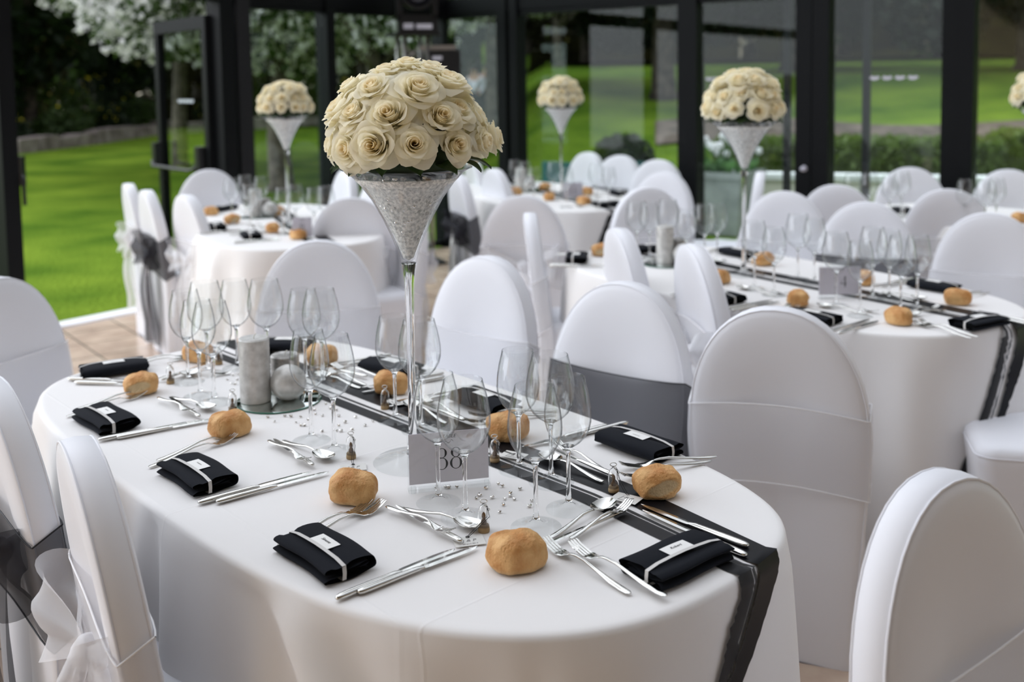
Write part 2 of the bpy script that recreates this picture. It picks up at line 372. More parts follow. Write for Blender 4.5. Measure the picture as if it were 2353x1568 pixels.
GLS = {1: [('large', [-0.0913, 1.7506]), ('small', [-0.1437, 1.8178])], 9: [('large', [0.0323, 1.7092]), ('small', [0.0928, 1.7826])], 8: [('large', [0.0664, 1.9075]), ('small', [0.0051, 1.9692])], 2: [('large', [-0.3802, 2.0851]), ('small', [-0.4421, 2.1551])], 7: [('small', [-0.2746, 2.2809]), ('large', [-0.2099, 2.2111])], 3: [('large', [-0.7309, 2.4291]), ('small', [-0.7811, 2.483])], 4: [('small', [-0.8505, 2.6077]), ('large', [-0.8212, 2.6814])], 5: [('small', [-0.7567, 2.7361]), ('large', [-0.6667, 2.702])], 6: [('small', [-0.5423, 2.5958]), ('large', [-0.4923, 2.5629])]}
FAV = {1: ([-0.0576, 1.6969], [-0.0813, 1.6547], 14), 2: ([-0.3399, 2.0488], [-0.3267, 1.9915], 10), 9: ([0.1807, 1.8553], [0.2005, 1.8149], -34), 7: ([-0.309, 2.3664], [-0.2854, 2.4045], -60), 8: ([-0.0439, 2.0176], [-0.0059, 2.04], -30), 3: ([-0.6672, 2.3575], None, 0), 4: ([-0.8938, 2.5984], None, 0), 5: ([-0.8184, 2.7738], None, 0)}
GEM = [[-0.1551, 1.8864], [-0.1361, 1.8857], [-0.1294, 1.8854], [-0.1147, 1.887], [-0.0582, 1.8786], [-0.0354, 1.9008], [-0.0278, 1.8879], [-0.0696, 1.8465], [-0.0748, 1.8328], [-0.0459, 1.8337], [-0.0225, 1.829], [-0.0113, 1.8544], [-0.0121, 1.8404], [-0.0049, 1.8263], [0.0068, 1.8721], [0.027, 1.8174], [-0.0255, 1.802], [0.0225, 1.7926], [-0.0315, 1.7703], [-0.5741, 2.3124], [-0.5514, 2.2806], [-0.5361, 2.3185], [-0.5216, 2.3153], [-0.4977, 2.3116], [-0.4754, 2.2899], [-0.5008, 2.2732], [-0.4848, 2.2525], [-0.4763, 2.2521], [-0.4699, 2.2744], [-0.4755, 2.3611], [-0.4663, 2.3311], [-0.4482, 2.3171], [-0.4391, 2.3731], [-0.4213, 2.3559], [-0.4097, 2.3128], [-0.4567, 2.4073], [-0.3688, 2.3031], [-0.3879, 2.2682], [-0.399, 2.2487], [-0.339, 2.2436], [-0.3255, 2.2729], [-0.3646, 2.2203], [-0.3874, 2.2093], [-0.3982, 2.2145], [-0.4304, 2.2111], [-0.4609, 2.2416], [-0.749, 2.6609], [-0.7359, 2.667], [-0.7526, 2.6207], [-0.7261, 2.6193], [-0.7319, 2.5837], [-0.7213, 2.5799]]
VASE = [-0.2095, 2.0243]
MIRROR = [-0.5767, 2.4386]
CANDLE = [[-0.6302, 2.4277], [-0.5726, 2.4975], [-0.552, 2.4374]]
CARD = ([-0.128, 1.887], 12.2, 0.159)
RIB = [[[-0.371, 2.477], [0.1896, 1.8631], [0.2793, 1.7357]], [[-0.3578, 2.3623], [0.1352, 1.835], [0.2409, 1.6969]]]
CH = {'C1': [-1.1184, 2.0398], 'C2': [-0.7132, 1.6294], 'C3': [-1.6034, 3.0972], 'C4': [-0.7247, 3.7573], 'C5': [-0.0861, 3.3533], 'C6': [0.3186, 2.8831], 'C7': [0.6607, 2.5346], 'C8': [0.628, 1.4372], 'a': [0.074, 4.452], 'b': [0.4294, 3.9509], 'c': [0.634, 3.5578], 'd': [0.0492, 5.1361], 'e': [0.7133, 5.4196], 'f': [1.3779, 5.1552], 'g': [1.6247, 4.6584], 'h': [1.9892, 4.2295], 'i': [2.2064, 5.142], 'j': [1.7297, 5.4293], 'k': [2.4995, 6.3916], 'l': [2.9983, 6.1477], 'm': [1.5251, 6.2486], 'n': [-2.3005, 6.1018], 'o': [-2.0481, 5.6993], 'p': [-1.7392, 5.4168], 'q': [-2.0906, 7.0285], 'r': [-1.1121, 6.8591], 's': [-0.811, 6.1408], 't': [-0.8221, 5.1543], 'u': [-0.512, 5.2112], 'v': [-0.3419, 6.4098], 'w': [-0.2986, 7.6615], 'x': [-0.1202, 6.754], 'y': [0.6129, 8.169], 'z': [0.8268, 7.7891], 'aa': [1.0478, 7.3139], 'bb': [0.9495, 6.3459]}
G2 = [[0.5294, 4.3347], [0.5844, 4.3434], [0.6676, 4.3646], [0.6992, 4.0904], [0.7953, 4.2092], [0.8582, 4.262], [0.876, 3.6761], [0.9173, 3.5605], [1.0812, 3.8455], [1.1206, 3.7669], [1.0798, 3.3795], [1.1078, 3.2274], [1.2388, 3.4843], [1.2862, 3.4586], [1.2568, 3.2764], [1.3335, 3.3346]]
G3 = [[-1.5888, 5.748], [-1.5427, 5.8732], [-1.4486, 5.8579], [-1.3825, 5.353], [-1.1796, 5.2126], [-1.1271, 5.2705], [-1.0145, 5.1886], [-0.953, 5.1797]]
G4 = [[0.0164, 6.814], [0.083, 6.5806], [0.1308, 6.2028], [0.267, 6.5456], [0.3276, 6.1675], [0.5199, 6.2936], [0.5814, 6.122]]
G5 = [[1.8291, 5.4788], [1.9154, 5.4644], [1.9857, 5.3511], [2.1083, 5.5107], [2.2665, 5.0916], [2.3349, 5.0135], [2.4449, 5.1325]]
R2 = [[0.3855, 4.4303], [0.769, 3.7846], [0.9566, 3.3993], [1.1897, 3.1184], [1.4855, 3.3764], [1.024, 4.1442], [1.2904, 3.7208]]
N2 = [[0.2691, 4.3101], [0.7155, 3.4985], [0.9391, 3.1748], [1.4212, 3.0757], [1.505, 3.6183], [0.9706, 4.3789], [0.6136, 4.5243]]
R3 = [[-1.7912, 6.0299], [-1.5623, 5.6527], [-1.2498, 5.2775], [-1.0692, 5.0401], [-1.3925, 6.0039]]
N3 = [[-1.5903, 5.4379], [-1.3199, 5.107], [-1.776, 6.2527]]
R4 = [[0.0218, 6.877], [0.2272, 7.1232], [0.2352, 6.5219], [0.4377, 6.2661], [0.494, 6.8133]]
N4 = [[0.5775, 6.1831], [0.707, 6.7586]]
R5 = [[2.6203, 5.2344]]
N5 = [[2.1865, 5.6867]]
# ------------------------------------------------------------------ chairs
def lean(z): return -0.13 * max(0.0, z - 0.42)
def back_half(z):
    if z <= 0.62:
        t = max(0, min(1, z / .62)); t = t * t * (3 - 2 * t); return 0.19 + 0.034 * t
    return 0.224 * sqrt(max(0, 1 - ((z - 0.62) / 0.32) ** 2))
def chair_outline():
    pts = []
    for z in (0.0, 0.08, 0.2, 0.32, 0.44, 0.54, 0.62): pts.append((back_half(z), z))
    for i in range(1, 24):
        a = pi * i / 24; c, s = cos(a), sin(a)
        pts.append((0.224 * (abs(c) ** 0.92) * (1 if c >= 0 else -1), 0.62 + 0.32 * s ** 0.96))
    for z in (0.62, 0.54, 0.44, 0.32, 0.2, 0.08, 0.0): pts.append((-back_half(z), z))
    return pts
OUT = chair_outline()
def inset(p, d):
    x, z = p; cx, cz = 0.0, min(z, 0.58)
    L = sqrt((x - cx) ** 2 + (z - cz) ** 2)
    k = max(0.0, 1 - d / max(L, 1e-6)); return (cx + (x - cx) * k, cz + (z - cz) * k)
def backrest_mb():
    mb = MB(); rings = []
    prof = [(0.215, 0.018), (0.16, 0.025), (0.10, 0.0300), (0.055, 0.0325), (0.02, 0.0315), (0.004, 0.0265), (0.0, 0.022)]
    seq = [(d, -y) for d, y in prof] + [(-0.003, 0.0)] + [(d, y) for d, y in reversed(prof)]
    for d, y in seq:
        rings.append([Vector((*(lambda q: (q[0], y + lean(q[1]), q[1]))(inset(p, d)),)) for p in OUT])
    mb.rings(rings, True, True, True)
    for y in (-0.0252, 0.0252):
        mb.tube([(x * 0.994, y + lean(z), z - (0.0015 if z > .62 else 0)) for x, z in OUT], 0.0022, 6)
    return mb
def rrect(hx, y0, y1, z, r, n=5, bow=0.0):
    pts = []
    for cx, cy, a0 in ((hx - r, y1 - r, 0), (-hx + r, y1 - r, 90), (-hx + r, y0 + r, 180), (hx - r, y0 + r, 270)):
        for i in range(n + 1):
            a = radians(a0 + 90 * i / n); pts.append(Vector((cx + r * cos(a), cy + r * sin(a), z)))
    return pts
def seat_mb():
    mb = MB()
    lv = [(a * .94, b * .94, c * .93, z, r) for a, b, c, z, r in ((0.222, 0.0, 0.445, 0.0, .05), (0.212, .0, 0.432, 0.10, .05), (0.207, .0, 0.425, 0.24, .05), (0.213, .0, 0.432, 0.38, .05), (0.218, .0, 0.44, 0.425, .05),
          (0.219, 0, 0.441, 0.452, .05), (0.213, .004, 0.435, 0.471, .05), (0.19, .02, 0.41, 0.481, .05), (0.12, .08, 0.33, 0.484, .05))]
    mb.rings([rrect(a, y0, y1, z, r) for a, y0, y1, z, r in lv], True, False, True)
    mb.tube([p for p in rrect(0.2065, 0, 0.411, 0.45, .05)] + [rrect(0.2065, 0, 0.411, 0.45, .05)[0]], 0.0018, 5, False)
    return mb
def sash_ring(z, e):
    w = back_half(z) + .003 + e; pts = []
    xs = [-1, -.97, -.9, -.75, -.5, -.25, 0, .25, .5, .75, .9, .97, 1]
    yf = lambda t: (.0335 - .010 * abs(t) ** 6) + e
    for t in reversed(xs): pts.append(Vector((w * t, yf(t), z)))
    for t in xs: pts.append(Vector((w * t, -yf(t), z)))
    return [q + Vector((0, lean(z), 0)) for q in pts]
def sash_mb(z0, z1):
    mb = MB(); rs = []
    for i in range(7):
        z = z0 + (z1 - z0) * i / 6
        rs.append([Vector((p.x, p.y, p.z + 0.02 * (abs(p.x) / .22) ** 2 * (-1 if p.y < lean(z) else 0.4))) for p in sash_ring(z, 0.0035 + 0.0007 * sin(i * 2.3))])
    mb.rings(rs)
    return mb, rs[0], rs[-1]
def bow_mb(tail, seed, fl, tw=.055):
    mb = MB(); r = random.Random(seed); zc = 0.585; y0 = -0.062
    mb.lathe([(0.0001, -.03), (.016, -.026), (.027, -.012), (.03, 0), (.027, .012), (.016, .026), (.0001, .03)], 14, (0, y0 - .008, zc))
    for s in (-1, 1):
        ph = r.uniform(0, 6)
        def loop(u, v, s=s, ph=ph):
            w = v * 2 - 1; a = sin(pi * u) ** 0.8
            half = 0.014 + fl * a
            return (s * (0.012 + 0.165 * a) + s * .015 * w * a, y0 - 0.012 - 0.045 * sin(2 * pi * u) * a - 0.014 * a * sin(5 * w + ph) - .02 * a,
                    zc + 0.02 * a + w * half + 0.006 * sin(9 * w + ph) * a)
        mb.grid(loop, 22, 16)
        def tl(u, v, s=s, ph=ph):
            w = v * 2 - 1; k = min(1, u * 2.6)
            return (s * (0.012 + 0.055 * u) + w * (0.014 + tw * k), y0 - 0.008 - 0.022 * sin(pi * min(1, u * 1.3)) - 0.012 * sin(4.5 * w + ph) * k + .012 * s, zc - tail * u - .02 * w * s * u)
        mb.grid(tl, 14, 20)
    return mb
def make_chair(style, label, bow=True):
    t = thing('banquet_chair', label, 'chair')
    CB = MESH['chair_back']; CS = MESH['chair_seat']
    link('backrest', CB, t); link('seat', CS, t)
    s = link('sash', MESH['sash_' + style], t); link('hem', MESH['hem_' + style], s); link('hem', MESH['hem2_' + style], s)
    if bow: link('bow', MESH['bow_' + style], t)
    return t
MESH = {}
MESH['chair_back'] = backrest_mb().mesh('chair_back', 'spandex', True, 50)
MESH['chair_seat'] = seat_mb().mesh('chair_seat', 'spandex', True, 60)
for style, om, hm in (('white', 'organza_white', 'white_hem'), ('black', 'organza_black', 'organza_hem')):
    mb, lo, hi = sash_mb(0.475, 0.69)
    MESH['sash_' + style] = mb.mesh('sash_' + style, om)
    for nm, rg in (('hem_', lo), ('hem2_', hi)):
        h = MB(); h.tube(list(rg) + [rg[0]], 0.0017, 5, False); MESH[nm + style] = h.mesh(nm + style, hm)
    MESH['bow_' + style] = bow_mb(0.52 if style == 'black' else 0.42, 3 if style == 'black' else 8, 0.085 if style == 'black' else .078, .085 if style == 'black' else .06).mesh('bow_' + style, om)

# ------------------------------------------------------------------ glassware
def glass_meshes(H, rm, rr, rf):
    zb = H * 0.475; hb = H - zb
    foot = MB(); foot.lathe([(0.0, 0.0), (rf, 0.0), (rf, 0.0014), (rf * .75, 0.0024), (rf * .42, 0.0048), (rf * .24, 0.009), (0.0062, 0.0155)], 44)
    stem = MB(); stem.lathe([(0.0, 0.013), (0.0066, 0.0152), (0.0050, 0.022), (0.0042, 0.034), (0.0038, H * .25), (0.0040, H * .40), (0.0050, H * .445), (0.0078, H * .468), (0.0115, H * .482), (0.009, H * .486), (0.0, H * .487)], 20)
    bowl = MB(); kt = [(0.24, 0.012), (0.36, 0.03), (0.54, 0.075), (0.74, 0.15), (0.90, 0.25), (0.985, 0.36), (1.0, 0.45), (0.985, 0.55), (0.945, 0.66), (0.88, 0.78), (0.80, 0.89), (rr / rm, 1.0)]
    o = [(rm * k, zb + hb * t) for k, t in kt]; inn = [(r_ - 0.0012, z_ + (0.0006 if z_ < H else 0.0)) for r_, z_ in reversed(o)]
    bowl.lathe(o + [(rr - .0006, H + .0006)] + inn, 44)
    return foot, stem, bowl
for nm, args in (('large', (0.25, 0.0475, 0.0345, 0.044)), ('small', (0.243, 0.0425, 0.031, 0.041))):
    a_, b_, c_ = glass_meshes(*args)
    MESH['glass_' + nm] = (a_.mesh('glass_foot', 'crystal_foot', True, 50), b_.mesh('glass_stem', 'glass', True, 60), c_.mesh('glass_bowl', 'crystal', True, 60))

# ------------------------------------------------------------------ cutlery, handle end at x = 0, tip at +x
def loft_bar(mb, sec, n=10):
    """sec: (x, half width, half thickness, z of the centre)"""
    rs = []
    for x, w, t, z in sec:
        rs.append([Vector((x, w * cos(2 * pi * j / n), z + t * sin(2 * pi * j / n))) for j in range(n)])
    mb.rings(rs, True, True, True)
def knife_mesh(L):
    h = MB(); k = L / 0.23
    loft_bar(h, [(x * k, w * k, t * k, 0.0055 * k) for x, w, t in ((0, .002, .0015), (.002, .0045, .0036), (.008, .0062, .0048), (.02, .0069, .0053), (.05, .0065, .005), (.09, .0056, .0042), (.108, .0054, .004), (.114, .005, .003), (.12, .0045, .002))], 14)
    b = MB(); rs = []
    for x, y0, y1 in ((.112, -.005, .005), (.118, -.0055, .006), (.122, -.0068, .0088), (.13, -.0078, .0095), (.16, -.0086, .0092), (.19, -.009, .0082), (.21, -.0085, .0064), (.222, -.0065, .0038), (.228, -.003, .0015), (.23, -.0008, .0003)):
        rs.append([Vector((x * k, y0 * k * .82, 0.0052 * k)), Vector((x * k, (y0 + y1) / 2 * k * .82, 0.0064 * k)), Vector((x * k, y1 * k * .82, 0.006 * k)), Vector((x * k, (y0 + y1) / 2 * k * .82, 0.004 * k))])
    b.rings(rs, True, True, True)
    return h.mesh('knife_handle', 'steel', True, 60), b.mesh('knife_blade', 'steel', False)
def arc_z(x):   # side view of a fork or spoon, x in 0..1
    P = [(0, .003), (.12, .0028), (.35, .008), (.55, .0135), (.66, .0115), (.74, .0048), (.82, .0028), (.9, .0058), (1, .0135)]
    for (a, za), (b, zb) in zip(P, P[1:]):
        if x <= b:
            t = (x - a) / (b - a); t = t * t * (3 - 2 * t); return za + (zb - za) * t
    return P[-1][1]
def fork_mesh(L):
    mb = MB(); k = L / 0.21
    loft_bar(mb, [(x * L, w * k, t * k, arc_z(x) * k + .001) for x, w, t in ((0, .003, .001), (.02, .0055, .0018), (.08, .0062, .0024), (.2, .0055, .0026), (.35, .0042, .0026), (.5, .003, .0026), (.6, .0026, .0023), (.66, .003, .0018), (.7, .0056, .0014), (.74, .0095, .0011), (.78, .0112, .001), (.8, .0114, .0009))], 12)
    for j in range(4):
        y = (-0.0086 + 0.00573 * j) * k
        rs = []
        for x in (.785, .83, .88, .94, .985, 1.0):
            w = (.0021 if x < .95 else .0015) * k * (1 if x < .99 else .6); z = arc_z(x) * k + .001; t = .0009 * k
            yy = y * (1 - .06 * (x - .785) / .215)
            rs.append([Vector((x * L, yy - w, z - t)), Vector((x * L, yy + w, z - t)), Vector((x * L, yy + w, z + t)), Vector((x * L, yy - w, z + t))])
        mb.rings(rs, True, True, True)
    return mb.mesh('fork', 'steel', True, 50)
def spoon_mesh(L):
    mb = MB(); k = L / 0.19
    loft_bar(mb, [(x * L, w * k, t * k, arc_z(x) * k + .001) for x, w, t in ((0, .003, .001), (.02, .0055, .0018), (.08, .0062, .0024), (.2, .0055, .0026), (.35, .0042, .0026), (.5, .003, .0026), (.62, .0026, .0023), (.68, .0034, .0018))], 12)
    c0, c1 = .665 * L, L; cx, hx, hy = (c0 + c1) / 2, (c1 - c0) / 2, .0205 * k
    def bowl(u, v, off=0.0):
        a = 2 * pi * u; r = v
        x = cx + hx * r * cos(a); y = hy * r * sin(a) * (1 + .12 * r * cos(a)) * (1.0)
        return (x, y, 0.0015 + 0.009 * k * (r ** 2.2) + off + .0025 * k * r * abs(cos(a)))
    mb.grid(lambda u, v: bowl(u, v, 0), 28, 8); mb.grid(lambda u, v: bowl(u, v, 0.001), 28, 8)
    mb.rings([[Vector(bowl(j / 28, 1, o)) for j in range(28)] for o in (0, .001)])
    return mb.mesh('spoon', 'steel', True, 60)
KH, KB = knife_mesh(0.23); DH, DBL = knife_mesh(0.195)
MESH['fork'] = fork_mesh(0.21); MESH['dessert_fork'] = fork_mesh(0.175); MESH['dessert_spoon'] = spoon_mesh(0.18)
CUTLEN = {'knife': .23, 'fork': .21, 'dessert_fork': .175, 'dessert_knife': .195, 'dessert_spoon': .18}
CUTNAME = {'knife': 'table_knife', 'fork': 'table_fork', 'dessert_fork': 'dessert_fork', 'dessert_knife': 'dessert_knife', 'dessert_spoon': 'dessert_spoon'}
def cutlery(kind, a, b, label, group, lift=0.0):
    """a: handle end, b: tip, both on the table"""
    ang = atan2(b[1] - a[1], b[0] - a[0]); L = CUTLEN[kind]
    mx, my = (a[0] + b[0]) / 2, (a[1] + b[1]) / 2
    loc = (mx - cos(ang) * L / 2, my - sin(ang) * L / 2, ZT + 0.0008 + lift)
    cat = kind.replace('dessert_', '')
    if kind in ('knife', 'dessert_knife'):
        o = thing(CUTNAME[kind], label, cat, loc, ang, group)
        h, bl = (KH, KB) if kind == 'knife' else (DH, DBL)
        link('handle', h, o); link('blade', bl, o)
    else:
        o = link(CUTNAME[kind], MESH[kind], None, loc); o.rotation_euler = (0, 0, ang); tag(o, label, cat, group)
    return o

# ------------------------------------------------------------------ napkins
def napkin_mb(seed):
    r = random.Random(seed); mb = MB()
    path = [(-.044, .004), (-.02, .0022), (.02, .002), (.036, .004), (.046, .011), (.047, .018), (.040, .0255), (.02, .0285), (-.01, .0285), (-.034, .0270), (-.045, .0225), (-.040, .0175), (-.02, .0175), (.024, .0205), (.034, .0185), (.030, .0160),
            (.02, .0155), (-.02, .0150), (.0, .0140), (.026, .0130), (.030, .0105), (.022, .0090), (-.01, .0115), (-.036, .0125), (-.046, .0085), (-.044, .004)]
    # smooth the path
    pts = []
    for i in range(len(path) - 1):
        p0, p1, p2, p3 = path[max(i - 1, 0)], path[i], path[i + 1], path[min(i + 2, len(path) - 1)]
        for t in (0, .34, .67):
            q = [0.5 * ((2 * p1[k]) + (-p0[k] + p2[k]) * t + (2 * p0[k] - 5 * p1[k] + 4 * p2[k] - p3[k]) * t * t + (-p0[k] + 3 * p1[k] - 3 * p2[k] + p3[k]) * t ** 3) for k in (0, 1)]
            pts.append(q)
    L = 0.082; NX = 13; rs = []
    for i in range(NX):
        x = -L + 2 * L * i / (NX - 1); e = abs(x) / L
        ring = []
        for y, z in pts:
            zz = z * (1.0 + 0.06 * (1 - e * e) - 0.10 * (1 if -0.03 < y < -0.005 else 0) * 1.0)
            yy = y + 0.002 * sin(x * 40 + seed)
            ring.append(Vector((x + (0.0025 * sin(y * 90 + z * 300 + seed) if e > .95 else 0), yy, zz)))
        rs.append(ring)
    mb.rings(rs, True)
    return mb
NAPM = [napkin_mb(i).mesh('napkin', 'napkin_black', True, 60) for i in range(3)]
def napband_mesh():
    b = MB(); rs = []
    prof = [(-.083, .003), (-.0845, .015), (-.083, .0255), (-.06, .0300), (-.03, .0318), (0, .0326), (.03, .0318), (.06, .0300), (.083, .0255), (.0845, .015), (.083, .003), (.05, .0008), (-.05, .0008)]
    for y in (-.0175, -.0105):
        rs.append([Vector((x, y, z)) for x, z in [(x_, z_ + .0006 if z_ > .02 else z_) for x_, z_ in prof]])
    b.rings(rs, True)
    return b.mesh('ribbon_band', 'silver_ribbon', True, 60)
MESH['napband'] = napband_mesh()
c = MB(); c.grid(lambda u, v: (-.027 + .054 * u, -.0165 + .031 * v, .0326 - .0006 * ((u - .5) * 2) ** 2), 8, 4)
MESH['namecard'] = c.mesh('name_card', 'paper', True)
def squiggle(n, seed, w, h):
    r = random.Random(seed); mb = MB()
    pts = [(-w / 2 + w * i / n, (h * (.5 if i % 2 else -.5)) * r.uniform(.3, 1), 0) for i in range(n + 1)]
    for a, b in zip(pts, pts[1:]):
        d = Vector(b) - Vector(a); nrm = Vector((-d.y, d.x, 0)).normalized() * 0.00035
        mb.add([Vector(a) + nrm, Vector(a) - nrm, Vector(b) - nrm, Vector(b) + nrm], [(0, 1, 2, 3)])
    return mb
MESH['scrawl'] = squiggle(12, 2, .02, .004).mesh('handwriting', 'grey_ink', False)
MESH['txt_robert'] = text_mesh('Robert', 0.0085, 'ink', 0.00005, 0.3)
MESH['txt_simone'] = text_mesh('Simone', 0.0085, 'ink', 0.00005, 0.3)
def napkin(i, loc, ang, label, group, txt='scrawl', bare=False):
    t = thing('folded_napkin', label, 'napkin', (loc[0], loc[1], ZT + .0005), radians(ang), group)
    link('cloth_fold', NAPM[i % 3], t)
    b = link('ribbon_band', MESH['napband'], t); b['label'] = 'silver ribbon tied round the napkin'
    if not bare:
        c = link('name_card', MESH['namecard'], t); c['label'] = 'white name card under the ribbon'
        if txt: link('lettering', MESH[txt], c, (0, 0.004, .0329))
    return t

# ------------------------------------------------------------------ bread rolls
def roll_mesh(seed, slash):
    mb = MB(); n, mm = 64, 36; vs = []; tint = []
    for j in range(mm + 1):
        th = pi * j / mm
        for i in range(n):
            ph = 2 * pi * i / n
            cx, sx = cos(ph), sin(ph)
            e = 0.78
            q = lambda c: abs(c) ** e * (1 if c >= 0 else -1)
            x, y, z = 0.046 * sin(th) ** .8 * q(cx), 0.037 * sin(th) ** .8 * q(sx), 0.0305 * q(cos(th))
            d = 1 + 0.13 * noise.noise(Vector((x * 30 + seed * 7, y * 30, z * 30))) + 0.055 * noise.noise(Vector((x * 75 + seed, y * 75, z * 75))) + 0.018 * noise.noise(Vector((x * 190 + seed, y * 190, z * 190)))
            x, y, z = x * d, y * d, z * d
            t = 0.0
            if slash:
                # a split crust on the side facing -y
                s = (x * .9 / .03) ** 2 + ((z - .001 - 0.004 * sin(x * 60)) / .013) ** 2
                if y < 0 and s < 1: y += 0.004 * (1 - s) ; t = min(1, (1 - s) * 3)
                elif y < 0 and s < 1.35: y -= 0.0018
            else:
                s = abs(y - 0.010 - 0.25 * x * x / .046) / .004
                if z > 0 and s < 1 and abs(x) < .04: z -= 0.0022 * (1 - s)
            if z < -.02: z = -.02 + (z + .02) * .25
            t = max(t, min(0.75, max(0, (-.012 - z) / .012)))
            vs.append((x, y, z + .0226)); tint.append(t)
    fs = [(j * n + i, j * n + (i + 1) % n, (j + 1) * n + (i + 1) % n, (j + 1) * n + i) for j in range(mm) for i in range(n)]
    fs = [tuple(reversed(f)) for f in fs]
    mb.add(vs, fs, tint)
    return mb.mesh('bread_roll', 'crust', True)
ROLLM = [roll_mesh(1, False), roll_mesh(2, True), roll_mesh(3, False), roll_mesh(4, True)]
def bread(i, loc, ang, label, group, s=1.0):
    o = link('bread_roll', ROLLM[i % 4], None, (loc[0], loc[1], ZT + .0005)); o.rotation_euler = (0, 0, radians(ang)); o.scale = (s, s, s * 1.08)
    return tag(o, label, 'bread roll', group)

# ------------------------------------------------------------------ roses and the vase
def rose_mesh(seed):
    r = random.Random(seed); mb = MB(); N = 27; op = r.uniform(.72, 1.0)
    for i in range(N):
        t = i / (N - 1); ang = i * 2.39996 + r.uniform(-.25, .25)
        w = 2.2 if t < .15 else (1.5 if t < .45 else 1.12)
        Rr = (0.0028 + 0.0235 * t ** .8) * (op if t > .3 else 1); h = 0.049 - 0.006 * t ** 1.5 - .010 * max(0, t - .75) / .25; curl = (0.003 + 0.013 * max(0, t - .3)) * r.uniform(.6, 1.25); sk = r.uniform(-.15, .15); wob = r.uniform(0, 6)
        pt = r.uniform(-.5, .5)
        def pet(u, v):
            a = (u * 2 - 1); edge = (1 - abs(a) ** 2.4) ** .5 if abs(a) < 1 else 0
            tip = 1 + .05 * exp(-((a - pt * .4) / .2) ** 2) * (t > .4)
            vv = v * (0.60 + 0.40 * edge) * tip
            s = min(1, vv * 1.25)
            rad = Rr * (0.30 + 0.70 * s ** .8) - (0.0035 * (1 - t) * max(0, vv - .6))
            rad += .008 * max(0, t - .45) / .55 * vv ** 1.5
            k = max(0, vv - .70) / .30
            rad += curl * k ** 1.6; z = h * vv - curl * 1.0 * k ** 2.4
            an = ang + a * w * (0.85 + .15 * vv) + sk * vv
            rad += 0.0018 * a * (1 if t > .12 else .5) + .0012 * sin(a * 5 + wob) * vv * t
            return (rad * cos(an), rad * sin(an), z + .0014 * sin(a * 6 + wob) * t * vv)
        mb.grid(pet, 12, 10, min(1.0, max(0.001, t * 1.1)))
    return mb.mesh('rose', 'rose_petal', True)
ROSE = [rose_mesh(i) for i in (1, 2, 3, 4, 5)]
lf = MB(); lf.grid(lambda u, v: (0.055 * u, (v - .5) * .036 * sin(pi * min(1, u * .92 + .06)), .006 * sin(pi * u) - .012 * u * u + .01 * abs(v - .5)), 8, 4)
MESH['roseleaf'] = lf.mesh('rose_leaf', 'rose_leaf')
fm = MB(); fm.lathe([(0.0001, -.035), (.06, -.03), (.10, -.008), (.108, .02), (.10, .06), (.07, .1), (.03, .122), (.0001, .125)], 24)
MESH['foam'] = fm.mesh('flower_foam', 'foam')
def bouquet(loc, label, rz=0.0, s=(1, 1, 1), seed=0):
    t = thing('rose_bouquet', label, 'flowers', loc, rz, 'rose domes on the tall vases'); t.scale = s
    link('flower_foam', MESH['foam'], t)
    r = random.Random(seed); c = Vector((0, 0, .022))
    for n, el, off in ((13, 6, 0), (12, 29, .45), (8, 52, .1), (4, 73, .3), (1, 90, 0)):
        for i in range(n):
            az = 2 * pi * (i + off) / n - pi / 2 + r.uniform(-.09, .09); e = radians(el + r.uniform(-4, 4))
            d = Vector((cos(e) * cos(az), cos(e) * sin(az), sin(e)))
            o = link('rose', ROSE[r.randrange(5)], t)
            o.location = c + d * (0.106 + r.uniform(-.004, .008) + (.018 if el > 50 else 0))
            d2 = (d + Vector((r.uniform(-.18, .18), r.uniform(-.18, .18), r.uniform(-.1, .22)))).normalized()
            q = d2.to_track_quat('Z', 'Y') @ Matrix.Rotation(r.uniform(0, 6.28), 4, 'Z').to_quaternion()
            o.rotation_mode = 'QUATERNION'; o.rotation_quaternion = q; k = r.uniform(1.02, 1.3); o.scale = (k, k, k * 1.05)
    for i in range(14):
        az = 2 * pi * (i + .5) / 14
        o = link('leaf', MESH['roseleaf'], t); o.location = (cos(az) * .095, sin(az) * .095, -.004); o.rotation_euler = (r.uniform(-.3, .3), .1, az)
    return t
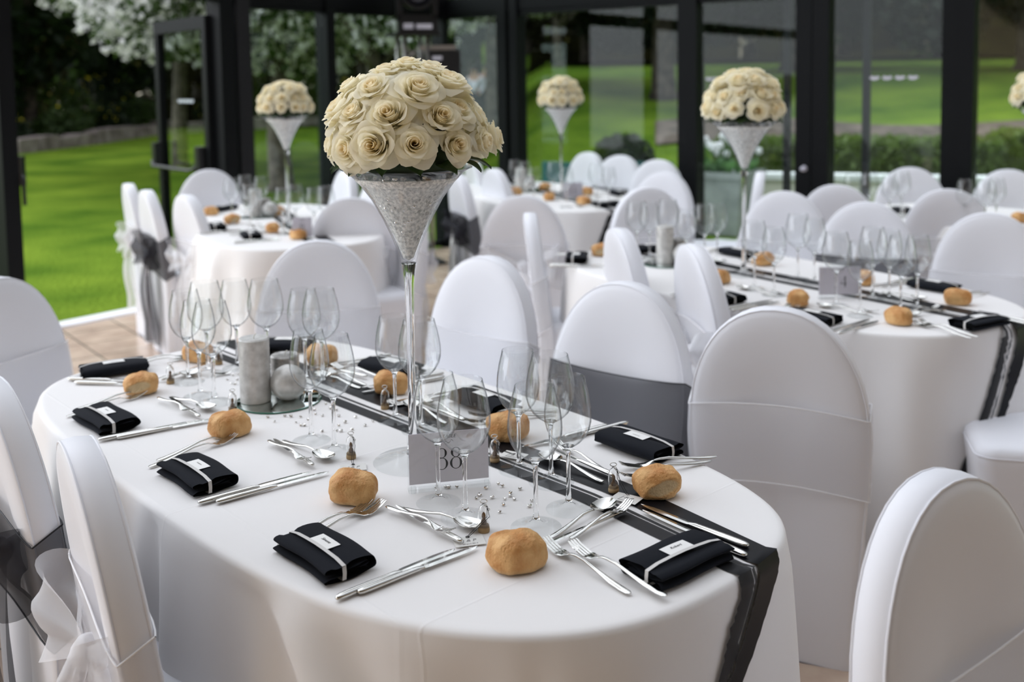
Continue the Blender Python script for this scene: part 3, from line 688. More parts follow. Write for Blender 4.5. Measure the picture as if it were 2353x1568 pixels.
def vase_meshes():
    H = .60
    prof = [(.0, .0), (.080, .0), (.0815, .002), (.079, .0045), (.05, .009), (.022, .016), (.0115, .028), (.0085, .05), (.0078, .15), (.0082, .30), (.0095, .37), (.0125, .395), (.0155, .41), (.022, .435), (.034, .465), (.050, .50), (.072, .54), (.098, .575), (.118, .594), (.131, .600)]
    inn = [(.1285, .6005), (.1155, .593), (.0955, .573), (.0695, .538), (.0475, .499), (.0315, .465), (.0195, .436), (.0125, .418), (.0, .410)]
    fo = MB(); fo.lathe([(.0, .0), (.080, .0), (.0815, .002), (.079, .0042), (.05, .008), (.022, .014), (.013, .0185)], 48)
    st = MB(); st.lathe([(.0, .016), (.0138, .018), (.0115, .028), (.0085, .05), (.0078, .15), (.0082, .30), (.0095, .37), (.0125, .395), (.0150, .408), (.0, .4085)], 24)
    cu = MB(); cu.lathe(prof[12:] + [(.1303, .6012)] + inn, 48)
    V = (fo.mesh('vase_foot', 'crystal_foot', True, 50), st.mesh('vase_stem', 'glass', True, 50), cu.mesh('vase_cup', 'crystal', True, 60))
    core = MB(); core.lathe([(.0, .414), (.0105, .420), (.0165, .436), (.028, .465), (.044, .499), (.065, .537), (.088, .564), (.104, .580), (.104, .583), (.0, .583)], 32)
    Cc = core.mesh('bead_core', 'bead_core', True, 50)
    b = MB(); r = random.Random(4)
    ico = []
    n = 8; m2 = 5
    def rad(z):
        for (r0, z0), (r1, z1) in zip(reversed(inn), list(reversed(inn))[1:]):
            if z <= z1: return r0 + (r1 - r0) * (z - z0) / (z1 - z0 + 1e-9)
        return .12
    for k in range(1100):
        z = .425 + .164 * sqrt(r.random()) ; a = r.uniform(0, 2 * pi); q = rad(z) - .0062 - r.random() * .004
        if q < .002: continue
        rr = r.uniform(.0028, .0048); cc = (q * cos(a), q * sin(a), z)
        b.cur = 0 if r.random() < .8 else 1
        b.rings([[Vector((cc[0] + rr * sin(pi * j / m2) * cos(2 * pi * i / n), cc[1] + rr * sin(pi * j / m2) * sin(2 * pi * i / n), cc[2] - rr * cos(pi * j / m2))) for i in range(n)] for j in range(m2 + 1)])
    B = b.mesh('water_beads', ['clear_bead', 'glitter'], True)
    return V, Cc, B
VASEM, COREM, BEADM = vase_meshes()
def vase(loc, label, blabel):
    v = thing('martini_vase', label, 'vase', loc, 0, 'tall glass vases')
    for nm, me in zip(('foot', 'stem', 'cup'), VASEM): link(nm, me, v)
    b = link('water_beads', BEADM, None, loc); tag(b, blabel, 'water beads', None, 'stuff')
    link('bead_mass', COREM, b)
    return v

# ------------------------------------------------------------------ table with its cloth
def table(cx, cy, ang, a, b, p, label, folds, hem, tlabel, seed=0, p2=None, skew=0.0):
    sk = lambda x: -skew * max(0, min(1, (-x - .45) / .5)) ** 2
    pp = p; p2 = p2 or p
    ca, sa = cos(radians(ang)), sin(radians(ang))
    r = random.Random(seed)
    def outline(ph, k=1.0, extra=0.0):
        c, s = cos(ph), sin(ph)
        p = pp if c < 0 else p2
        x, y = a * (abs(c) ** (2 / p)) * (1 if c >= 0 else -1), b * (abs(s) ** (2 / p)) * (1 if s >= 0 else -1)
        if extra:
            nx, ny = (abs(x) / a) ** (p - 1) / a * (1 if x >= 0 else -1), (abs(y) / b) ** (p - 1) / b * (1 if y >= 0 else -1)
            L = sqrt(nx * nx + ny * ny); return (x + nx / L * extra, y + sk(x) + ny / L * extra)
        return (x * k, (y + sk(x)) * k)
    def off(ph, d):
        t = max(0, min(1, d / .69)); o = 0.035 * t
        dg = math.degrees(ph)
        for f0, w, amp, *k in folds:
            q = (dg - f0 - (k[0] * t if k else 0) + 180) % 360 - 180
            o += amp * exp(-(q / w) ** 2) * t ** 0.42
        return o + 0.004 * sin(ph * 23) * t
    # perimeter parameter spaced evenly along the edge
    dense = [2 * pi * i / 2000 for i in range(2001)]; acc = [0.0]
    for i in range(2000):
        q0, q1 = outline(dense[i]), outline(dense[i + 1]); acc.append(acc[-1] + sqrt((q1[0] - q0[0]) ** 2 + (q1[1] - q0[1]) ** 2))
    NP = 480; phis = []; j = 0
    for i in range(NP):
        s = acc[-1] * i / NP
        while acc[j + 1] < s: j += 1
        phis.append(dense[j] + (dense[j + 1] - dense[j]) * (s - acc[j]) / (acc[j + 1] - acc[j]))
    rings = [[(x, y, ZT) for x, y in (outline(ph, k) for ph in phis)] for k in (0.02, 0.4, 0.8, 0.97)]
    rings.append([(*outline(ph, 1, -.012), ZT) for ph in phis])
    for e, dz in ((-.0045, .0015), (.0, .005), (.0025, .012)): rings.append([(*outline(ph, 1, e), ZT - dz) for ph in phis])
    for kk in range(1, 15):
        row = []
        for ph in phis:
            D = ZT - hem(math.degrees(ph)); d = .012 + (D - .012) * kk / 14
            x, y = outline(ph, 1, .0025 + off(ph, d)); row.append((x, y, ZT - d))
        rings.append(row)
    mb = MB(); mb.rings(rings, True, True, False)
    root = thing('banquet_table', tlabel, 'table', (cx, cy, 0), radians(ang))
    top = MB(); top.rings([[(*outline(ph, .985), z) for ph in phis[::2]] for z in (ZT - .03, ZT - .004)], True, True, True); top.build('tabletop', 'cork', root)
    for sx in (-1, 1):
        for sy in (-1, 1):
            lg = MB(); lg.tube([(sx * .55, sy * .2, 0), (sx * .55, sy * .2, ZT - .03)], .018, 10); lg.build('leg', 'frame_grey', root)
    o = mb.build('tablecloth', 'cloth'); o.location = (cx, cy, 0); o.rotation_euler = (0, 0, radians(ang))
    tag(o, label, 'tablecloth', 'white tablecloths')
    def w2l(x, y): return ((x - cx) * ca + (y - cy) * sa, -(x - cx) * sa + (y - cy) * ca)
    def l2w(x, y): return (cx + x * ca - y * sa, cy + x * sa + y * ca)
    return dict(outline=outline, off=off, w2l=w2l, l2w=l2w, a=a, b=b, P=lambda x: pp if x < 0 else p2, sk=sk, c=(cx, cy), ang=ang, u=(ca, sa), v=(-sa, ca))
def ribbon(T, pts, width, m, label, name, tail=0.62, lift=0.0015, drift=0.0):
    """a ribbon lying on the table through pts (world), running over the edge at both ends"""
    P = [Vector(T['w2l'](*q)) for q in pts]
    d0, d1 = (P[0] - P[1]).normalized(), (P[-1] - P[-2]).normalized()
    def edge(side):
        path = [P[0] + d0 * 3.0] + P + [P[-1] + d1 * 3.0]
        out = []
        for a_, b_ in zip(path, path[1:]):
            n = max(2, int((b_ - a_).length / .008))
            nr = Vector((-(b_ - a_).y, (b_ - a_).x)).normalized() * side * width / 2
            for i in range(n): out.append(a_ + (b_ - a_) * i / n + nr)
        ins = lambda q: (abs(q.x) / T['a']) ** T['P'](q.x) + (abs(q.y - T['sk'](q.x)) / T['b']) ** T['P'](q.x) < 1
        idx = [i for i, q in enumerate(out) if ins(q)]
        i0, i1 = idx[0], idx[-1]
        flat = [Vector((q.x, q.y, ZT + lift)) for q in out[i0:i1 + 1]]
        flat = flat[2:-2] if len(flat) > 8 else flat
        def hang(E, D, drift):
            E, D = Vector((E.x, E.y)), Vector((D.x, D.y)).normalized(); res = []; pw = T['P'](E.x); E.y -= T['sk'](E.x)
            g = Vector((((abs(E.x) / T['a']) ** (pw - 1)) / T['a'] * (1 if E.x > 0 else -1), ((abs(E.y) / T['b']) ** (pw - 1)) / T['b'] * (1 if E.y > 0 else -1))).normalized()
            tg = Vector((-g.y, g.x)); ct, cn = D.dot(tg), max(.35, D.dot(g))
            cs = [abs(E.x / T['a']) ** (pw / 2), abs(E.y / T['b']) ** (pw / 2)]
            ph = atan2(cs[1] * (1 if E.y > 0 else -1), cs[0] * (1 if E.x > 0 else -1))
            def walk(ph, s):
                st = 1 if s > 0 else -1; rem = abs(s); q = Vector(T['outline'](ph))
                while rem > 1e-6:
                    ph2 = ph + st * .004; q2 = Vector(T['outline'](ph2)); rem -= (q2 - q).length; ph, q = ph2, q2
                return ph
            N = 60
            for i in range(0, N + 1):
                dd = tail * (i / N) ** 1.6; s = dd / cn; p2 = walk(ph, ct * s + drift * max(0, dd - .03))
                k = min(1, dd / .014); e = .0005 + .0075 * k + T['off'](p2, dd) * k + lift
                x, y = T['outline'](p2, 1, e); z = ZT + (lift + .0012) * (1 - k) - dd
                res.append(Vector((x, y, z)))
            return res
        n = 26
        step = max(1, len(flat) // 60)
        return list(reversed(hang(flat[0], out[i0 - 1] - out[i0], 0))) + [flat[int(k * (len(flat) - 1) / 60)] for k in range(61)] + hang(flat[-1], out[i1 + 1] - out[i1], drift)
    A, B = edge(1), edge(-1)
    mb = MB(); n = len(A); up_ = Vector((0, 0, 0.0006))
    mb.rings([A, B], False)
    o = mb.build(name, m); o.location = (*T['c'], 0); o.rotation_euler = (0, 0, radians(T['ang']))
    return tag(o, label, 'ribbon')
# ------------------------------------------------------------------ room shell
LW0, LW1, KN, RW1 = Vector((-3.08, 6.28)), Vector((-2.0, 7.60)), Vector((-0.6, 9.4)), Vector((2.93, 6.74))
LD, RD = (KN - LW0).normalized(), (RW1 - KN).normalized()
LN, RN = Vector((-LD.y, LD.x)), Vector((-RD.y, RD.x))      # both point out of the room
floor = MB()
fp = [(-7.4, -1.6), (8.2, -1.6), tuple(KN + RD * 10.6), tuple(KN + RN * .1 + RD * .0), tuple(KN), tuple(LW0 - LD * 6.4)]
fp = [(-7.4, -1.6), (8.2, -1.6), tuple(KN + RD * 10.6), tuple(KN), tuple(LW0 - LD * 6.4)]
floor.add([(x, y, 0) for x, y in fp] + [(x, y, -.12) for x, y in fp], [tuple(range(5)), tuple(range(9, 4, -1))] + [(i, i + 5, (i + 1) % 5 + 5, (i + 1) % 5) for i in range(5)])
structure('floor', floor, 'tile')
def slab(mb, p, q, n0, n1, z0, z1):
    """upright box along p-q, from n0 to n1 across"""
    d = (q - p).normalized(); n = Vector((-d.y, d.x))
    vs = [Vector((*(b + n * k), z)) for z in (z0, z1) for k in (n0, n1) for b in (p, q)]
    mb.add(vs, [(0, 2, 3, 1), (4, 5, 7, 6), (0, 1, 5, 4), (2, 6, 7, 3), (0, 4, 6, 2), (1, 3, 7, 5)])
    return mb
structure('trim_1', slab(MB(), LW0 - LD * 6.4, LW1, -.10, .05, .0, .012), 'threshold')
def at_px(p, d, px):
    # distance along p + t*d seen at image column px (the posts were surveyed from the photograph)
    k = (px - 1176.5) / FPX
    return (k * p.y - p.x) / (d.x - k * d.y)
HZ = 2.13
n_trim = 2
def post(base, d, w0, w1, depth=.14, z1=3.4, m='frame_black'):
    global n_trim
    structure('trim_%d' % n_trim, slab(MB(), base + d * w0, base + d * w1, -.05, -.05 + depth, 0, z1), m); n_trim += 1
# posts and transoms of the glazed wall on the lawn side
tL = [at_px(LW0, LD, x) for x in (24, 532, 757)]
post(LW0 + LD * tL[0], LD, -.08, .02)
post(LW0 + LD * tL[1], LD, -.10, .02, .16); post(LW0 + LD * tL[1], LD, .05, .17, .14, 3.4, 'frame_grey')
post(LW0 + LD * tL[2], LD, -.035, .055)
post(KN, LD, -.08, .0, .14)
structure('trim_%d' % n_trim, slab(MB(), LW0 - LD * 5, KN, -.03, .07, HZ, HZ + .13), 'frame_black'); n_trim += 1
structure('trim_%d' % n_trim, slab(MB(), LW0 - LD * 5, KN, -.05, .09, 3.3, 3.45), 'frame_black'); n_trim += 1
tR = [at_px(KN, RD, x) for x in (1163, 1190, 1588, 1872, 2186, 2222)]
post(KN + RD * tR[0], RD, -.05, .05); post(KN + RD * tR[1], RD, -.04, .04)
post(KN + RD * tR[2], RD, -.085, .075)
post(KN + RD * tR[3], RD, -.12, -.003); post(KN + RD * tR[3], RD, .003, .12)
post(KN + RD * tR[4], RD, -.05, .05); post(KN + RD * tR[5], RD, -.05, .05)
post(KN + RD * (tR[5] + 1.6), RD, -.06, .06)
structure('trim_%d' % n_trim, slab(MB(), KN, KN + RD * 10, -.03, .07, HZ, HZ + .13), 'frame_black'); n_trim += 1
structure('trim_%d' % n_trim, slab(MB(), KN, KN + RD * 10, -.05, .09, 3.3, 3.45), 'frame_black'); n_trim += 1
n_win = 1
def pane(p, d, t0, t1, z0, z1, stickers=None):
    global n_win
    w = MB(); a, b = p + d * t0, p + d * t1
    for z in (z0, z1 - .045): slab(w, a, b, -.02, .04, z, z + .045)
    o = structure('window_%d' % n_win, w, 'frame_black'); n_win += 1
    g = MB(); slab(g, a, b, .005, .013, z0 + .04, z1 - .04); g.build('glass_pane', 'window_glass', o, False)
    if stickers:
        for tt, zz in stickers: sticker(o, p + d * tt, d, zz)
    return o
STK = MB()
for k in range(8):
    a_ = 2 * pi * k / 8
STK.add([(-.035, 0, .0), (-.02, 0, .018), (.0, 0, .008), (.02, 0, .016), (.04, 0, .004), (.012, 0, -.012), (-.015, 0, -.012)], [(0, 1, 2, 6), (2, 5, 6), (2, 3, 4, 5)])
STKM = STK.mesh('bird_sticker', 'label_white', False)
def sticker(parent, q, d, z):
    s = link('safety_sticker', STKM, parent); n = Vector((-d.y, d.x))
    s.location = (*(q - n * .002), z); s.rotation_euler = (0, 0, atan2(d.y, d.x)); s['label'] = 'small white bird shaped sticker on the glass'
pane(LW0, LD, tL[1] + .17, tL[2] - .035, .02, HZ); pane(LW0, LD, tL[2] + .055, (KN - LW0).length - .08, .02, HZ)
pane(LW0, LD, tL[1] + .17, tL[2] - .035, HZ + .13, 3.3); pane(LW0, LD, tL[2] + .055, (KN - LW0).length - .08, HZ + .13, 3.3)
pane(KN, RD, .05, tR[0] - .05, .02, HZ)
pane(KN, RD, tR[1] + .04, tR[2] - .085, .02, HZ)
s0 = at_px(KN, RD, 1632)
pane(KN, RD, tR[2] + .075, tR[3] - .12, .02, HZ, [(s0, 1.51), (s0 + .07, 1.51), (s0 + .14, 1.51)])
s1 = at_px(KN, RD, 2010)
pane(KN, RD, tR[3] + .12, tR[4] - .05, .02, HZ, [(s1 + .085 * k, 1.5) for k in range(4)])
pane(KN, RD, tR[5] + .05, tR[5] + 1.54, .02, HZ)
# slim stiles of the sliding leaves that stand behind the panes
for px in (1808, 1990):
    t_ = at_px(KN + RN * .12, RD, px); structure('trim_%d' % n_trim, slab(MB(), KN + RN * .12 + RD * (t_ - .025), KN + RN * .12 + RD * (t_ + .025), 0, .04, .02, HZ), 'frame_grey'); n_trim += 1
# the door handle on the meeting stile
hd = thing('door_knob', 'small pale round knob on the broad black meeting stile', 'door knob', (*(KN + RD * (tR[3] - .05) - RN * .05), 1.52 - (388 - 176) / FPX * (KN + RD * tR[3]).y), atan2(RD.y, RD.x))
kb = MB(); kb.lathe([(.0, 0), (.022, 0), (.022, .006), (.009, .01), (.009, .02), (.016, .028), (.017, .036), (.0, .043)], 16); ko = kb.build('knob', 'label_white', hd); ko.rotation_euler = (pi / 2, 0, 0)
# the glazed door that stands open on the lawn
HB = LW0 + LD * (tL[1] - .12) + LN * .06
DE = Vector((-2.78, 8.2)); DD = (DE - HB).normalized(); DL = 1.0
dr = thing('glazed_door', 'black framed glass door standing open on the lawn', 'door')
f = MB(); w = .075
slab(f, HB, HB + DD * w, -.03, .03, .03, 2.03); slab(f, HB + DD * (DL - w), HB + DD * DL, -.03, .03, .03, 2.03)
slab(f, HB + DD * w, HB + DD * (DL - w), -.03, .03, 1.93, 2.03); slab(f, HB + DD * w, HB + DD * (DL - w), -.03, .03, .03, .16)
f.build('door_frame', 'frame_black', dr, False)
g = MB(); slab(g, HB + DD * w, HB + DD * (DL - w), -.004, .004, .16, 1.93); go = g.build('glass_pane', 'window_glass', dr, False)
for k in range(5): sticker(go, HB + DD * (.36 + .06 * k), DD, 1.40)
nb = Vector((-DD.y, DD.x));  nb = nb if nb.dot(Vector((-.3, -1))) > 0 else -nb
pb = MB(); zc = .95
A = lambda t, k, z: Vector((*(HB + DD * t + nb * k), z))
pb.tube([A(.11, .035, zc + .02), A(.14, .10, zc - .05), A(.2, .115, zc - .06), A(.9, .115, zc - .06), A(.97, .09, zc - .03)], .014, 8)
for t_ in (.1, .95): slab(pb, HB + DD * (t_ - .035), HB + DD * (t_ + .035), .03 if nb.dot(Vector((-DD.y, DD.x))) > 0 else -.09, .09 if nb.dot(Vector((-DD.y, DD.x))) > 0 else -.03, zc - .08, zc + .12)
pb.build('push_bar', 'plastic_black', dr, True, 40)
# push bar on the post at the other side of the opening
pb2 = thing('push_bar', 'black push bar on the slim post beside the open lawn doorway', 'push bar', (*(LW0 + LD * (tL[0] + .02) + LN * .0), 0))
b_ = MB(); b_.box(0, .05, -.03, .03, .92, 1.1); b_.tube([(.03, 0, 1.0), (.06, -.03, .96), (.062, -.03, .80)], .012, 8); b_.build('bar', 'plastic_black', pb2, True, 40)
YC = .5
xl = fp[4][0] + (YC - fp[4][1]) / (fp[3][1] - fp[4][1]) * (fp[3][0] - fp[4][0])
cl = MB(); cl.add([(8.2, YC, 3.46), (fp[2][0], fp[2][1], 3.46), (fp[3][0], fp[3][1], 3.46), (xl, YC, 3.46)], [(0, 1, 2, 3)]); structure('ceiling', cl, 'roof_glass')
cl = MB(); cl.box(-7.4, 8.2, -1.75, YC, 3.40, 3.55); structure('ceiling_rear', cl, 'render_wall')
# rendered walls behind and beside the camera
wm = MB(); wm.box(-7.4, 8.2, -1.75, -1.6, 0, 3.6); structure('wall_rear', wm, 'render_wall')
wm = MB(); wm.box(8.2, 8.35, -1.75, 3.2, 0, 3.6); structure('wall_side', wm, 'render_wall')

# ------------------------------------------------------------------ the garden
def sstep(a, b, x):
    t = max(0, min(1, (x - a) / (b - a))); return t * t * (3 - 2 * t)
def gz(x, y):
    D = sqrt(x * x + y * y); az = x / max(y, 1.0)
    hill = .18 * min(max(0, D - 11.5), 8.5) + .05 * max(0, D - 20)
    flat = .0125 * max(0, D - 9)
    k = sstep(-.03, .035, az)
    bank = max(0, D - 32) * .45
    return -.03 + flat * (1 - k) + hill * k + bank + .03 * noise.noise(Vector((x * .3, y * .3, 0))) * sstep(9, 13, D)
lw = MB()
def lawn_pt(u, v):
    a = radians(-75 + 150 * u); D = 4.5 + 44 * v ** 1.6
    x, y = D * sin(a), D * cos(a)
    return (x, y, gz(x, y) if D > 9 or not (y < 8) else -.04)
lw.grid(lawn_pt, 150, 90)
lo = structure('lawn', lw, 'lawn', True)
# woodland floor beyond the lawn
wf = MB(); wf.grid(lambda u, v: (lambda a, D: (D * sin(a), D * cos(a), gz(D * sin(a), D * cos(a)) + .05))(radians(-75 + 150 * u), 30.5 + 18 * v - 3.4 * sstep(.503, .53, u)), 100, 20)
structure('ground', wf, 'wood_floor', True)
# soil path along the slope
pt = MB(); pt.grid(lambda u, v: (lambda a, D: (D * sin(a), D * cos(a), gz(D * sin(a), D * cos(a)) + .035))(radians(8 + 26 * u), 14.7 + 1.5 * v + .3 * sin(u * 9)), 40, 6)
structure('path', pt, 'soil', True)
# low stone edging of the shrub bed
es = MB()
ep = [Vector((-14.5, 19.5)), Vector((-10.4, 21.2)), Vector((-9.9, 24)), Vector((-9.6, 27.5)), Vector((-6.5, 30.5)), Vector((-2.5, 31.5))]
for i, (p_, q_) in enumerate(zip(ep, ep[1:])):
    n_ = max(2, int((q_ - p_).length / .7))
    for k in range(n_):
        a_, b2 = p_ + (q_ - p_) * k / n_, p_ + (q_ - p_) * (k + .93) / n_
        z_ = gz(a_.x, a_.y); hh = R.uniform(.24, .36)
        slab(es, a_, b2, -.2, .2 + R.uniform(-.03, .05), z_ - .1, z_ + hh)
o = es.build('garden_edging', 'edging_stone', None, False); tag(o, 'low edging of rough stone blocks between the lawn and the dark wood', 'edging')

def leaves(mb, c, rad, n, size, r, flat=.0, shell=.35, under=-9):
    for _ in range(n):
        while True:
            d = Vector((r.uniform(-1, 1), r.uniform(-1, 1), r.uniform(-1, 1)))
            if .05 < d.length <= 1: break
        d = d.normalized() * (shell + (1 - shell) * r.random() ** .6)
        p = Vector((c[0] + d.x * rad[0], c[1] + d.y * rad[1], c[2] + d.z * rad[2]))
        if p.z < under: continue
        s = size * r.uniform(.6, 1.3); nrm = Vector((r.uniform(-1, 1), r.uniform(-1, 1), r.uniform(-1, 1) + flat)).normalized()
        a = nrm.orthogonal().normalized(); b = nrm.cross(a); q = r.uniform(0, 6.28); a, b = a * cos(q) + b * sin(q), b * cos(q) - a * sin(q)
        mb.add([p - a * s, p - b * s * .5, p + a * s, p + b * s * .5], [(0, 1, 2, 3)])
def tree(name, label, cat, x, y, trunk, clumps, leaf, group=None, blossom=None, tm='bark', seed=0):
    """trunk (radius, height); clumps (dx, dy, z, rx, ry, rz, n, size)"""
    r = random.Random(seed); z0 = gz(x, y)
    t = thing(name, label, cat, (x, y, z0), 0, group)
    if trunk:
        tb = MB(); rad, h = trunk
        tb.tube([(0, 0, -.1), (.01, 0, .12), (.03 * r.uniform(-1, 1), 0, h * .3), (.08 * r.uniform(-1, 1), .05, h * .65), (.1 * r.uniform(-1, 1), 0, h)], [rad * 1.7, rad * 1.15, rad, rad * .9, rad * .6], 12)
        for k in range(5):
            a = 2 * pi * k / 5 + r.random(); q = h * r.uniform(.6, .95)
            tb.tube([(0, 0, q), (cos(a) * .5, sin(a) * .5, q + .5), (cos(a) * 1.3, sin(a) * 1.3, q + .9)], [rad * .45, rad * .3, rad * .12], 6)
        tb.build('trunk', tm, t)
    cr = MB()
    for dx, dy, z, rx, ry, rz, n, sz in clumps: leaves(cr, (dx, dy, z), (rx, ry, rz), n, sz, r)
    cr.build('crown', leaf, t, False)
    if blossom:
        bl = MB()
        for dx, dy, z, rx, ry, rz, n, sz in blossom:
            for _ in range(n):
                while True:
                    d = Vector((r.uniform(-1, 1), r.uniform(-1, 1), r.uniform(-1, 1)))
                    if .05 < d.length <= 1: break
                d = d.normalized() * r.uniform(.7, 1.05)
                leaves(bl, (dx + d.x * rx, dy + d.y * ry, z + d.z * rz), (.07, .07, .07), r.randint(2, 6), sz, r)
        bl.build('blossom', 'petal_white', t, False)
    return t
# blossoming trees
def btree(label, x, y, rx, rz, zc, n, seed, trunk=(.14, 2.2)):
    c = [(0, 0, zc, rx, rx * .8, rz, n * 3, .085)]; bl = [(0, 0, zc, rx, rx * .8, rz, int(n * 1.5), .055)]
    for k in range(5):
        a = k * 1.3 + seed; c.append((cos(a) * rx * .7, sin(a) * rx * .5, zc + .3 * sin(k * 2.1), rx * .5, rx * .5, rz * .7, n, .085)); bl.append((cos(a) * rx * .7, sin(a) * rx * .5, zc + .3 * sin(k * 2.1), rx * .5, rx * .5, rz * .7, n // 2, .055))
    tree('blossom_tree', label, 'tree', x, y, trunk, c, 'leaf_mid', 'blossoming trees on the lawn', bl, 'grey_bark', seed)
btree('white blossoming tree whose trunk stands behind the rose vase by the open door', -3.25, 14.3, 2.3, 1.5, 3.1, 1500, 1, (.15, 2.6))
btree('white blossoming tree before the dark wood, seen through the open doorway', -5.6, 17.2, 2.5, 1.5, 3.7, 1500, 2, (.12, 3.2))
btree('white blossoming tree above the two distant guests', -.35, 19.5, 2.6, 1.6, 4.0, 1400, 3, (.13, 3.4))
btree('white blossoming tree at the top of the grass slope', 1.3, 27.5, 2.0, 1.2, 2.7, 700, 4, (.12, 1.6))
btree('white blossoming tree close beyond the left glass panes', -1.75, 13.2, 1.6, 1.0, 2.85, 800, 9, (.1, 2.6))
btree('white blossoming tree half hidden behind the hanging spotlight', -2.2, 20.5, 2.4, 1.5, 3.9, 1200, 6, (.12, 3.4))
# broad dark tree on the slope
tree('shade_tree', 'broad dark tree with thick trunk on the sunny slope', 'tree', 2.67, 18.0, (.19, 2.2),
     [(0, 0, 3.0, 1.9, 1.9, 1.3, 3000, .16), (-1.0, -.3, 2.3, 1.0, 1.0, .7, 1200, .14), (1.2, 0, 2.5, 1.2, 1.2, .8, 1500, .15), (2.2, .3, 3.2, 1.5, 1.4, 1.1, 1600, .16)], 'leaf_dark', 'big trees round the garden', None, 'bark', 11)
tree('shade_tree', 'dark tree whose boughs hang over the far right lawn', 'tree', 9.6, 19.0, (.22, 2.6),
     [(0, 0, 2.9, 2.6, 2.2, 1.6, 3600, .17), (-1.6, -.8, 2.1, 1.1, 1.1, .7, 1300, .15)], 'leaf_dark', 'big trees round the garden', None, 'bark', 12)
tree('shade_tree', 'dark tree behind the glass doors, left of the broad black stile', 'tree', 6.0, 22.0, (.2, 2.6),
     [(0, 0, 2.6, 2.6, 2.2, 1.9, 3600, .17)], 'leaf_dark', 'big trees round the garden', None, 'bark', 13)
# the dark wood: every tree its own trunk and crown
wr = random.Random(21)
k = 0
for x, y in ((-15, 24), (-13.2, 27), (-11.5, 24.5), (-11.8, 30), (-9.8, 32.5), (-8.2, 34), (-6.4, 33), (-4.6, 35), (-3, 34), (-1.2, 35), (.5, 33.5), (2.2, 29.5), (4.4, 29.3), (6.8, 29.5), (9.2, 28.6), (11.4, 27.6), (13.6, 26.4), (15.8, 25), (-14.2, 21.8), (-17.5, 25), (18, 23)):
    nm = ('woodland_tree'); big = 2.7 if x < 0 else 2.4
    lab = ['dark narrow woodland tree beyond the lawn', 'dark olive woodland tree beyond the lawn', 'brownish woodland tree beyond the lawn'][k % 3]
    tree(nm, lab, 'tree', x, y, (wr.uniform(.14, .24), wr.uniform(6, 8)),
         [(0, 0, wr.uniform(3.4, 4.4), big, 1.8, 2.6, 1900, .21), (wr.uniform(-1, 1), -.8, wr.uniform(1.2, 2.0), 1.5, 1.2, 1.3, 800, .18), (0, 0, 9.0, 3.3, 3.0, 4.2, 1500, .42)], ['leaf_dark', 'leaf_brown', 'leaf_dark'][k % 3], 'trees of the dark wood, kind ' + 'abc'[k % 3], None, 'bark', 100 + k); k += 1  # last, highest clump is out of view, added to block and dapple the sun
# shrubs in the bed under the wood
k = 0
for x, y, s in ((-16, 21.5, 1.0), (-15, 22.5, 1.1), (-12.9, 23.6, 1.2), (-11.6, 25.6, 1.3), (-11.4, 28, 1.3), (-12.5, 22.2, .8), (-11.2, 22.6, .6), (-10.6, 24.2, .7), (-10.4, 26.2, .65), (-10.3, 28.2, .8), (-8.6, 30.3, .8), (-7.0, 31.8, .7), (-5.2, 32.4, .8), (-3.4, 32.6, .7), (-13.6, 21.0, .7)):
    sh = thing('garden_shrub', 'dark low shrub with yellow flowers behind the stone edging' if k % 2 == 0 else 'dark low leafy shrub behind the stone edging', 'shrub', (x, y, gz(x, y)), 0, 'shrubs behind the edging, kind ' + 'ab'[k % 2])
    q = MB(); leaves(q, (0, 0, s * .55), (s, s * .8, s * .65), 700, .1, wr, 0, .3, 0); q.build('foliage', 'leaf_dark' if k % 2 == 0 else 'leaf_mid', sh, False)
    if k % 2 == 0:
        q = MB(); leaves(q, (0, 0, s * .75), (s * .9, s * .7, s * .55), 40, .06, wr, 0, .8, 0); q.build('blossom', 'petal_yellow', sh, False)['kind'] = 'stuff'
    k += 1
def bush(name, label, cat, x, y, rx, ry, rz, n, size, leaf, seed, z=None):
    q = MB(); r = random.Random(seed); leaves(q, (0, 0, rz * .85), (rx, ry, rz), n, size, r, 0, .55, 0)
    o = q.build(name, leaf, None, False); o.location = (x, y, gz(x, y) if z is None else z); return tag(o, label, cat)
bush('clipped_bush', 'rounded dark green bush on the grass behind the white chairs', 'bush', 1.34, 12.3, .42, .4, .40, 2200, .045, 'leaf_dark', 5)
# clipped hedge, cream terrace wall, planter with white tulips
def hedge(x0, y0, x1, y1, z1, leaf, label, n):
    q = MB(); r = random.Random(9); p0, p1 = Vector((x0, y0)), Vector((x1, y1)); d = p1 - p0; nn = Vector((-d.y, d.x)).normalized()
    core = MB()
    slab(q, p0, p1, -.2, .2, -.02, z1 - .1)
    for _ in range(n):
        t = r.random(); s = r.uniform(-.26, .26); top = r.random() < .5
        zz = z1 + r.uniform(-.08, .05) if top else r.uniform(.05, z1); s2 = s if top else (.25 if s > 0 else -.25) + r.uniform(-.04, .04)
        p = p0 + d * t + nn * s2; leaves(q, (p.x, p.y, zz), (.03, .03, .03), 1, .05, r)
    o = q.build('clipped_hedge', leaf, None, False); return tag(o, label, 'hedge')
hedge(2.35, 11.75, 5.1, 10.6, .80, 'leaf_hedge', 'clipped green hedge behind the glass doors and the cream wall', 5000)
hedge(5.25, 11.2, 8.6, 9.8, .86, 'leaf_lime', 'bright clipped hedge at the right end of the terrace', 5000)
for nm, (p_, q_), z1 in (('terrace_wall', (Vector((2.45, 10.75)), Vector((6.2, 9.3))), .52),):
    t = thing('terrace_wall', 'low cream garden wall with a white coping below the hedge', 'garden wall', (0, 0, 0))
    slab(MB(), p_, q_, -.1, .1, -.1, z1 - .06).build('wall_body', 'cream_wall', t, False); slab(MB(), p_, q_, -.13, .13, z1 - .06, z1).build('coping', 'white_cap', t, False)
